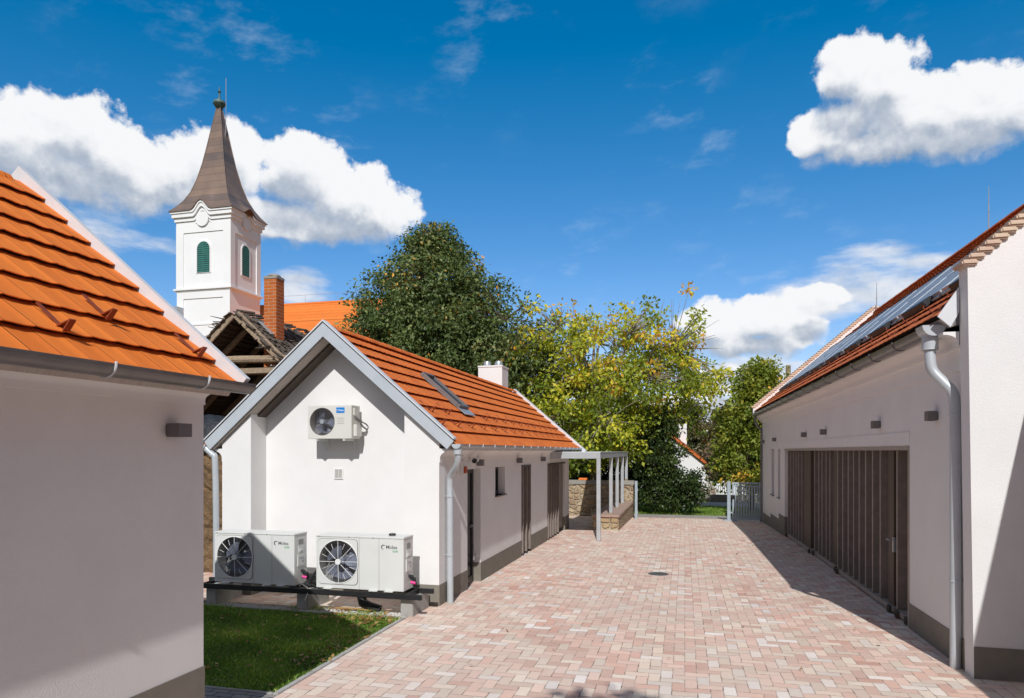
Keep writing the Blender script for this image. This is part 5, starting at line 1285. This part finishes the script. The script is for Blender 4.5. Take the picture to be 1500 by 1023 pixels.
def tree(name, label, cat, loc, ells, leafm, barkm, trunk_h, trunk_r, per, rad, size, seed, group=None, inner=.35, limbs=26, thin=None, zmin=.4, lean=(0, 0), twig=True, tbias=.0, tspread=.22, droop=.35, flat=.75, outl=None):
    t = thing(name, label, cat, loc, 0, group); r = random.Random(seed)
    C = crown_points(ells, seed, inner); C = C[C[:, 2] > zmin]
    top = C[:, 2].max(); g = np.random.default_rng(seed + 1)
    # wood first: trunk, limbs to a spread of clumps, twigs from the nearest limb end
    mb = MB(); tp = [Vector((0, 0, -.4)), Vector((lean[0] * .3, lean[1] * .3, trunk_h * .5)), Vector((lean[0], lean[1], trunk_h))]
    topv = Vector((lean[0] * 1.3, lean[1] * 1.3, top * .82)); tp += [tp[2].lerp(topv, .5) + Vector((r.uniform(-.2, .2), r.uniform(-.2, .2), 0)), topv]
    mb.tube(tp, [trunk_r * 1.25, trunk_r, trunk_r * .85, trunk_r * .5, trunk_r * .12], 10)
    ends = []
    ids = r.sample(range(len(C)), min(limbs, len(C)))
    for i in ids:
        c = Vector(C[i]); f = max(.15, min(.95, (c.z - trunk_h * .6) / max(.1, top - trunk_h * .6)) * .75); p0 = tp[2].lerp(topv, max(0, f - .12)) if c.z > trunk_h else tp[1].lerp(tp[2], .8)
        m = p0.lerp(c, .5) + Vector((r.uniform(-.25, .25), r.uniform(-.25, .25), .10 * (c - p0).length))
        rr = trunk_r * .38; mb.tube([p0, m, c], [rr, rr * .6, rr * .22], 6); ends += [m, p0.lerp(m, .6), m.lerp(c, .5)]
    if twig and ends:
        E = np.array([tuple(e) for e in ends])
        for c in (C if thin is not None else C[:: 2]):
            j = int(((E - c) ** 2).sum(1).argmin()); e = Vector(E[j]); cc = Vector(c)
            if (cc - e).length < 3: mb.tube([e, e.lerp(cc, .5) + Vector((0, 0, .08)), cc], [trunk_r * .11, trunk_r * .075, trunk_r * .03], 4, cap=False)
    mb.build('trunk', barkm, t)
    tint = .42 + tbias + g.normal(size=len(C)) * tspread
    if thin is not None:
        tint = tint + np.clip(C[:, 2] - 5.5, -2.5, 4) * .07
        keep = g.random(len(C)) < thin(C); C, tint = C[keep], tint[keep]
    Q, tc = leaves(C, rad * (.7 + .6 * g.random(len(C))), per, size, seed + 2, flat, droop, tint)
    quads('crown', Q, tc, leafm, t)
    return t
D = M
tree('hornbeam_tree', 'large dense dark green tree behind the middle house roof', 'tree', (-12.1, 32, gz(32)),
     [(0, 0, 5.4, 5.7, 4.8, 2.6, 330), (.2, 0, 7.4, 5.6, 4.6, 2.2, 380), (-.1, 0, 9.3, 4.4, 3.7, 2.1, 300), (-.15, 0, 11.2, 2.8, 2.5, 1.8, 200), (-.1, 0, 12.95, 1.25, 1.1, 1.05, 66), (-5.2, .3, 7.0, 1.5, 1.7, 1.9, 80), (5.1, 0, 6.4, 1.5, 1.6, 2.5, 90), (0, 1, 7, 3.5, 2.5, 3.5, 120)],
     D['leaf_dark'], D['bark'], 2.6, .32, 72, .62, .18, 21, inner=.45, droop=.45)
tree('walnut_tree', 'tall walnut tree turning yellow with thin bare top', 'tree', (-4.0, 31.4, gz(31)),
     [(-.1, 0, 3.9, 3.9, 3.2, 1.7, 190), (.9, 0, 5.6, 4.8, 3.4, 1.7, 230), (.6, 0, 7.2, 4.6, 3.0, 1.5, 170), (3.0, 0, 8.3, 2.5, 2.2, 1.7, 110), (-1.5, 0, 8.3, 2.2, 2.0, 1.3, 80), (4.2, 0, 6.6, 1.9, 1.8, 1.5, 60), (-.3, -.6, 2.6, 2.8, 1.6, .9, 70)],
     D['leaf_walnut'], D['pale_bark'], 2.6, .26, 42, .52, .19, 31, inner=.3, limbs=44, thin=lambda C: np.clip(1.1 - (C[:, 2] - 5.0) * .20, .15, 1) * np.where((C[:, 0] > 2.5) & (C[:, 2] > 6), .62, 1), zmin=1.5, tspread=.24)
tree('dark_shrub', 'dark glossy evergreen shrub beside the gate opening', 'shrub', (-.45, 30.9, gz(31)),
     [(-.55, 0, 1.3, 1.45, 1.2, 1.1, 130), (-.75, 0, 2.5, 1.15, 1.1, 1.2, 120), (-.65, 0, 3.7, .8, .8, 1.0, 64), (.6, -.2, .95, .8, .8, .75, 44)],
     D['leaf_shrub'], D['bark'], .7, .07, 60, .34, .13, 41, inner=.3, limbs=14, zmin=.25)
tree('maple_tree', 'bushy green tree with yellow patches behind the metal gate', 'tree', (3.0, 33.6, gz(33)),
     [(0, 0, 2.4, 1.75, 1.7, 1.7, 150), (.1, 0, 4.2, 1.7, 1.6, 1.5, 150), (.35, 0, 5.7, 1.2, 1.2, 1.15, 90), (.5, 0, 6.5, .6, .6, .6, 24), (1.5, .2, 4.6, 1.2, 1.2, 1.3, 60)],
     D['leaf_maple'], D['bark'], 1.5, .13, 48, .42, .175, 51, inner=.35, limbs=20, zmin=.5, tspread=.2)
tree('garden_bush', 'shaded green bush behind the tall stone wall', 'shrub', (-5.0, 33.5, gz(33)), [(0, 0, 1.6, 2.4, 1.4, 1.5, 170), (2.2, 0, 1.4, 1.6, 1.2, 1.3, 90)], D['leaf_shrub'], D['bark'], .6, .06, 46, .4, .15, 61, limbs=12)
tree('hazel_bush', 'dark bush filling the gap left of the walnut trunk', 'shrub', (-7.6, 32.5, gz(33)), [(0, 0, 2.2, 1.9, 1.6, 2.0, 190)], D['leaf_dark'], D['bark'], .8, .08, 50, .42, .16, 63, limbs=12, tbias=.1)
for i, (x, y, h, w, lab, lm, tb) in enumerate(((-3.6, 62, 8.0, 3.2, 'distant olive green tree left of the far white house', 'leaf_far', .0), (3.6, 60, 7.2, 2.6, 'distant brownish tree right of the far white house roof', 'leaf_far', .25), (6.4, 66, 8.6, 3.4, 'distant tree beside the utility pole', 'leaf_far', .05),
                              (-9.5, 66, 8.0, 3.8, 'distant tree seen through the walnut crown', 'leaf_far', .1), (-15.5, 60, 8.5, 4.0, 'distant tree behind the dark green tree', 'leaf_far', -.1), (.2, 74, 8.8, 3.2, 'farthest pale tree in the gap above the far house', 'leaf_far', .15))):
    tree('distant_tree', lab, 'tree', (x, y, gz(y)), [(0, 0, h * .42, w, w, h * .25, 110), (0, 0, h * .68, w * .8, w * .8, h * .22, 90), (0, 0, h * .87, w * .45, w * .45, h * .14, 40)], D[lm], D['bark'], h * .25, .16, 34, .7, .34, 71 + i, 'distant trees beyond the road', limbs=12, tbias=tb)
tree('bare_bush', 'reddish bare twiggy bush before the far house', 'shrub', (2.7, 47, gz(47)), [(0, 0, 2.7, 1.3, 1.2, 1.1, 100), (-.2, 0, 1.6, 1.0, 1.0, .9, 50)], D['leaf_twig'], D['dry_stem'], .8, .06, 60, .5, .26, 91, limbs=26, droop=-.4)
t = thing('dry_perennials', 'clump of dry brown stems by the pale fence', 'dry plants', (.2, 43, gz(43)))
mb = MB()
for k in range(240): x = rnd.uniform(-1.6, 1.6); y = rnd.uniform(-.5, .5); h = rnd.uniform(.5, 1.15); mb.tube([(x, y, 0), (x + rnd.uniform(-.1, .1), y, h * .6), (x + rnd.uniform(-.25, .25), y, h)], [.014, .012, .02], 4)
mb.build('stems', M['dry_stem'], t)
tree('road_shrub', 'low green shrub on the verge left of the gate opening', 'shrub', (-2.7, 33.5, gz(33)), [(0, 0, .9, 1.2, .8, .8, 80)], D['leaf_shrub'], D['bark'], .3, .04, 50, .3, .12, 95, limbs=8, zmin=.15)
tree('yard_tree', 'tree behind the viewer whose crown shades the paving edge', 'tree', (1.25, -3.55, 0), [(.0, 0, 7.85, 1.05, .7, .7, 38), (-.4, 0, 8.45, .6, .4, .45, 14)], D['leaf_maple'], D['bark'], 5, .13, 36, .4, .2, 97, limbs=14, twig=False)

# ------------------------------------------------------------------ grass, gravel, fallen leaves
def blades(name, x0, x1, y0, y1, n, h, seed, dz=0.0, keep=None):
    g = np.random.default_rng(seed); x = g.uniform(x0, x1, n); y = g.uniform(y0, y1, n)
    pat = np.sin(x * 5.1 + 1.3 * np.sin(y * 3.7)) * .5 + np.sin(y * 7.3 + x * 2.1) * .5
    if keep is not None: k = keep(x, y, pat, g); x, y, pat = x[k], y[k], pat[k]
    n = len(x); z = np.array([gz(v) for v in y]) + dz
    a = g.uniform(0, 2 * np.pi, n); hh = h * (.45 + .75 * g.random(n)) * (1 + .3 * pat); w = .0045 + .003 * g.random(n)
    B = np.stack([x, y, z], 1); lean = g.normal(size=(n, 2)) * .55
    T_ = B + np.stack([lean[:, 0] * hh, lean[:, 1] * hh, hh], 1); Wd = np.stack([np.cos(a) * w, np.sin(a) * w, np.zeros(n)], 1)
    Mi = B + (T_ - B) * .6 + np.stack([np.zeros(n), np.zeros(n), hh * .08], 1)
    Q = np.stack([B - Wd, B + Wd, Mi + Wd * .8, T_], 1)
    pat2 = np.sin(x * 2.3 + y * 1.1) * np.sin(y * 2.9 - x * 1.7)
    tc = .38 + pat * .16 + pat2 * .16 + g.normal(size=n) * .18 + (g.random(n) < .05) * .5
    hh = hh * (1 + .35 * pat2)
    o = quads(name, Q, tc, M['grass']); o['kind'] = 'stuff'; return o
tag(blades('lawn_grass', -7.6, -4.03, 6.12, 9.27, 62000, .05, 3, -.012, lambda x, y, p, g: g.random(len(x)) < .93 + .1 * p), 'short green lawn between the two white houses', 'grass')
tag(blades('verge_grass', -6, 8, 30.2, 36.4, 60000, .11, 4, -.04), 'green grass verge beyond the gate opening', 'grass')
tag(blades('weeds', -7.5, -4.1, 9.34, 9.62, 900, .07, 5, -.02, lambda x, y, p, g: p > .25), 'sparse weeds growing in the gravel strip', 'weeds')
def scatter(name, boxes, m, size, seed, lift, label, cat, flat=.25):
    g = np.random.default_rng(seed); P = []
    for (x0, x1, y0, y1, n) in boxes:
        x = g.uniform(x0, x1, n); y = g.uniform(y0, y1, n); P.append(np.stack([x, y, np.array([gz(v) for v in y]) + lift], 1))
    P = np.concatenate(P); n = len(P); a = g.uniform(0, 2 * np.pi, n); s = size * (.5 + .9 * g.random(n))
    u = np.stack([np.cos(a), np.sin(a), g.normal(size=n) * flat], 1) * s[:, None]; v = np.stack([-np.sin(a), np.cos(a), g.normal(size=n) * flat], 1) * (s * .7)[:, None]
    up = np.zeros((n, 3)); up[:, 2] = s * .3
    Q = np.stack([P - u * .5, P + v * .4 + up * .6, P + u * .5 + up * .4, P - v * .4], 1); o = quads(name, Q, g.random(n), m); o['kind'] = 'stuff'
    return tag(o, label, cat)
scatter('fallen_leaves', [(-7.5, -4.03, 6.2, 9.25, 330), (-4.45, -4.0, 6.6, 9.3, 150), (-5.2, -4.1, 8.9, 9.3, 150), (-6.5, -4.1, 9.34, 9.6, 60), (-3.6, 2.4, 6, 24, 60), (2.0, 2.9, 10, 24, 16)], M['litter'],   .06, 6, .024, 'dry brown leaves fallen on lawn edge and paving', 'fallen leaves')
def pebbles():
    g = np.random.default_rng(9); n = 2600; mb = MB()
    for k in range(n):
        x = -7.4 + 3.4 * g.random(); y = 9.35 + .27 * g.random(); s = .008 + .016 * g.random(); a = g.random() * 6.28; c, q = math.cos(a) * s, math.sin(a) * s
        mb.add([(x + c, y + q, -.012), (x - q, y + c, -.012), (x - c, y - q, -.012), (x + q, y - c, -.012), (x + c * .1, y, -.012 + s * .9)], [(0, 1, 4), (1, 2, 4), (2, 3, 4), (3, 0, 4)])
    o = mb.build('gravel', M['pebble'], smooth=0, recalc=False); o['kind'] = 'stuff'; tag(o, 'white gravel strip between the kerb and the heat pumps', 'gravel')
pebbles()
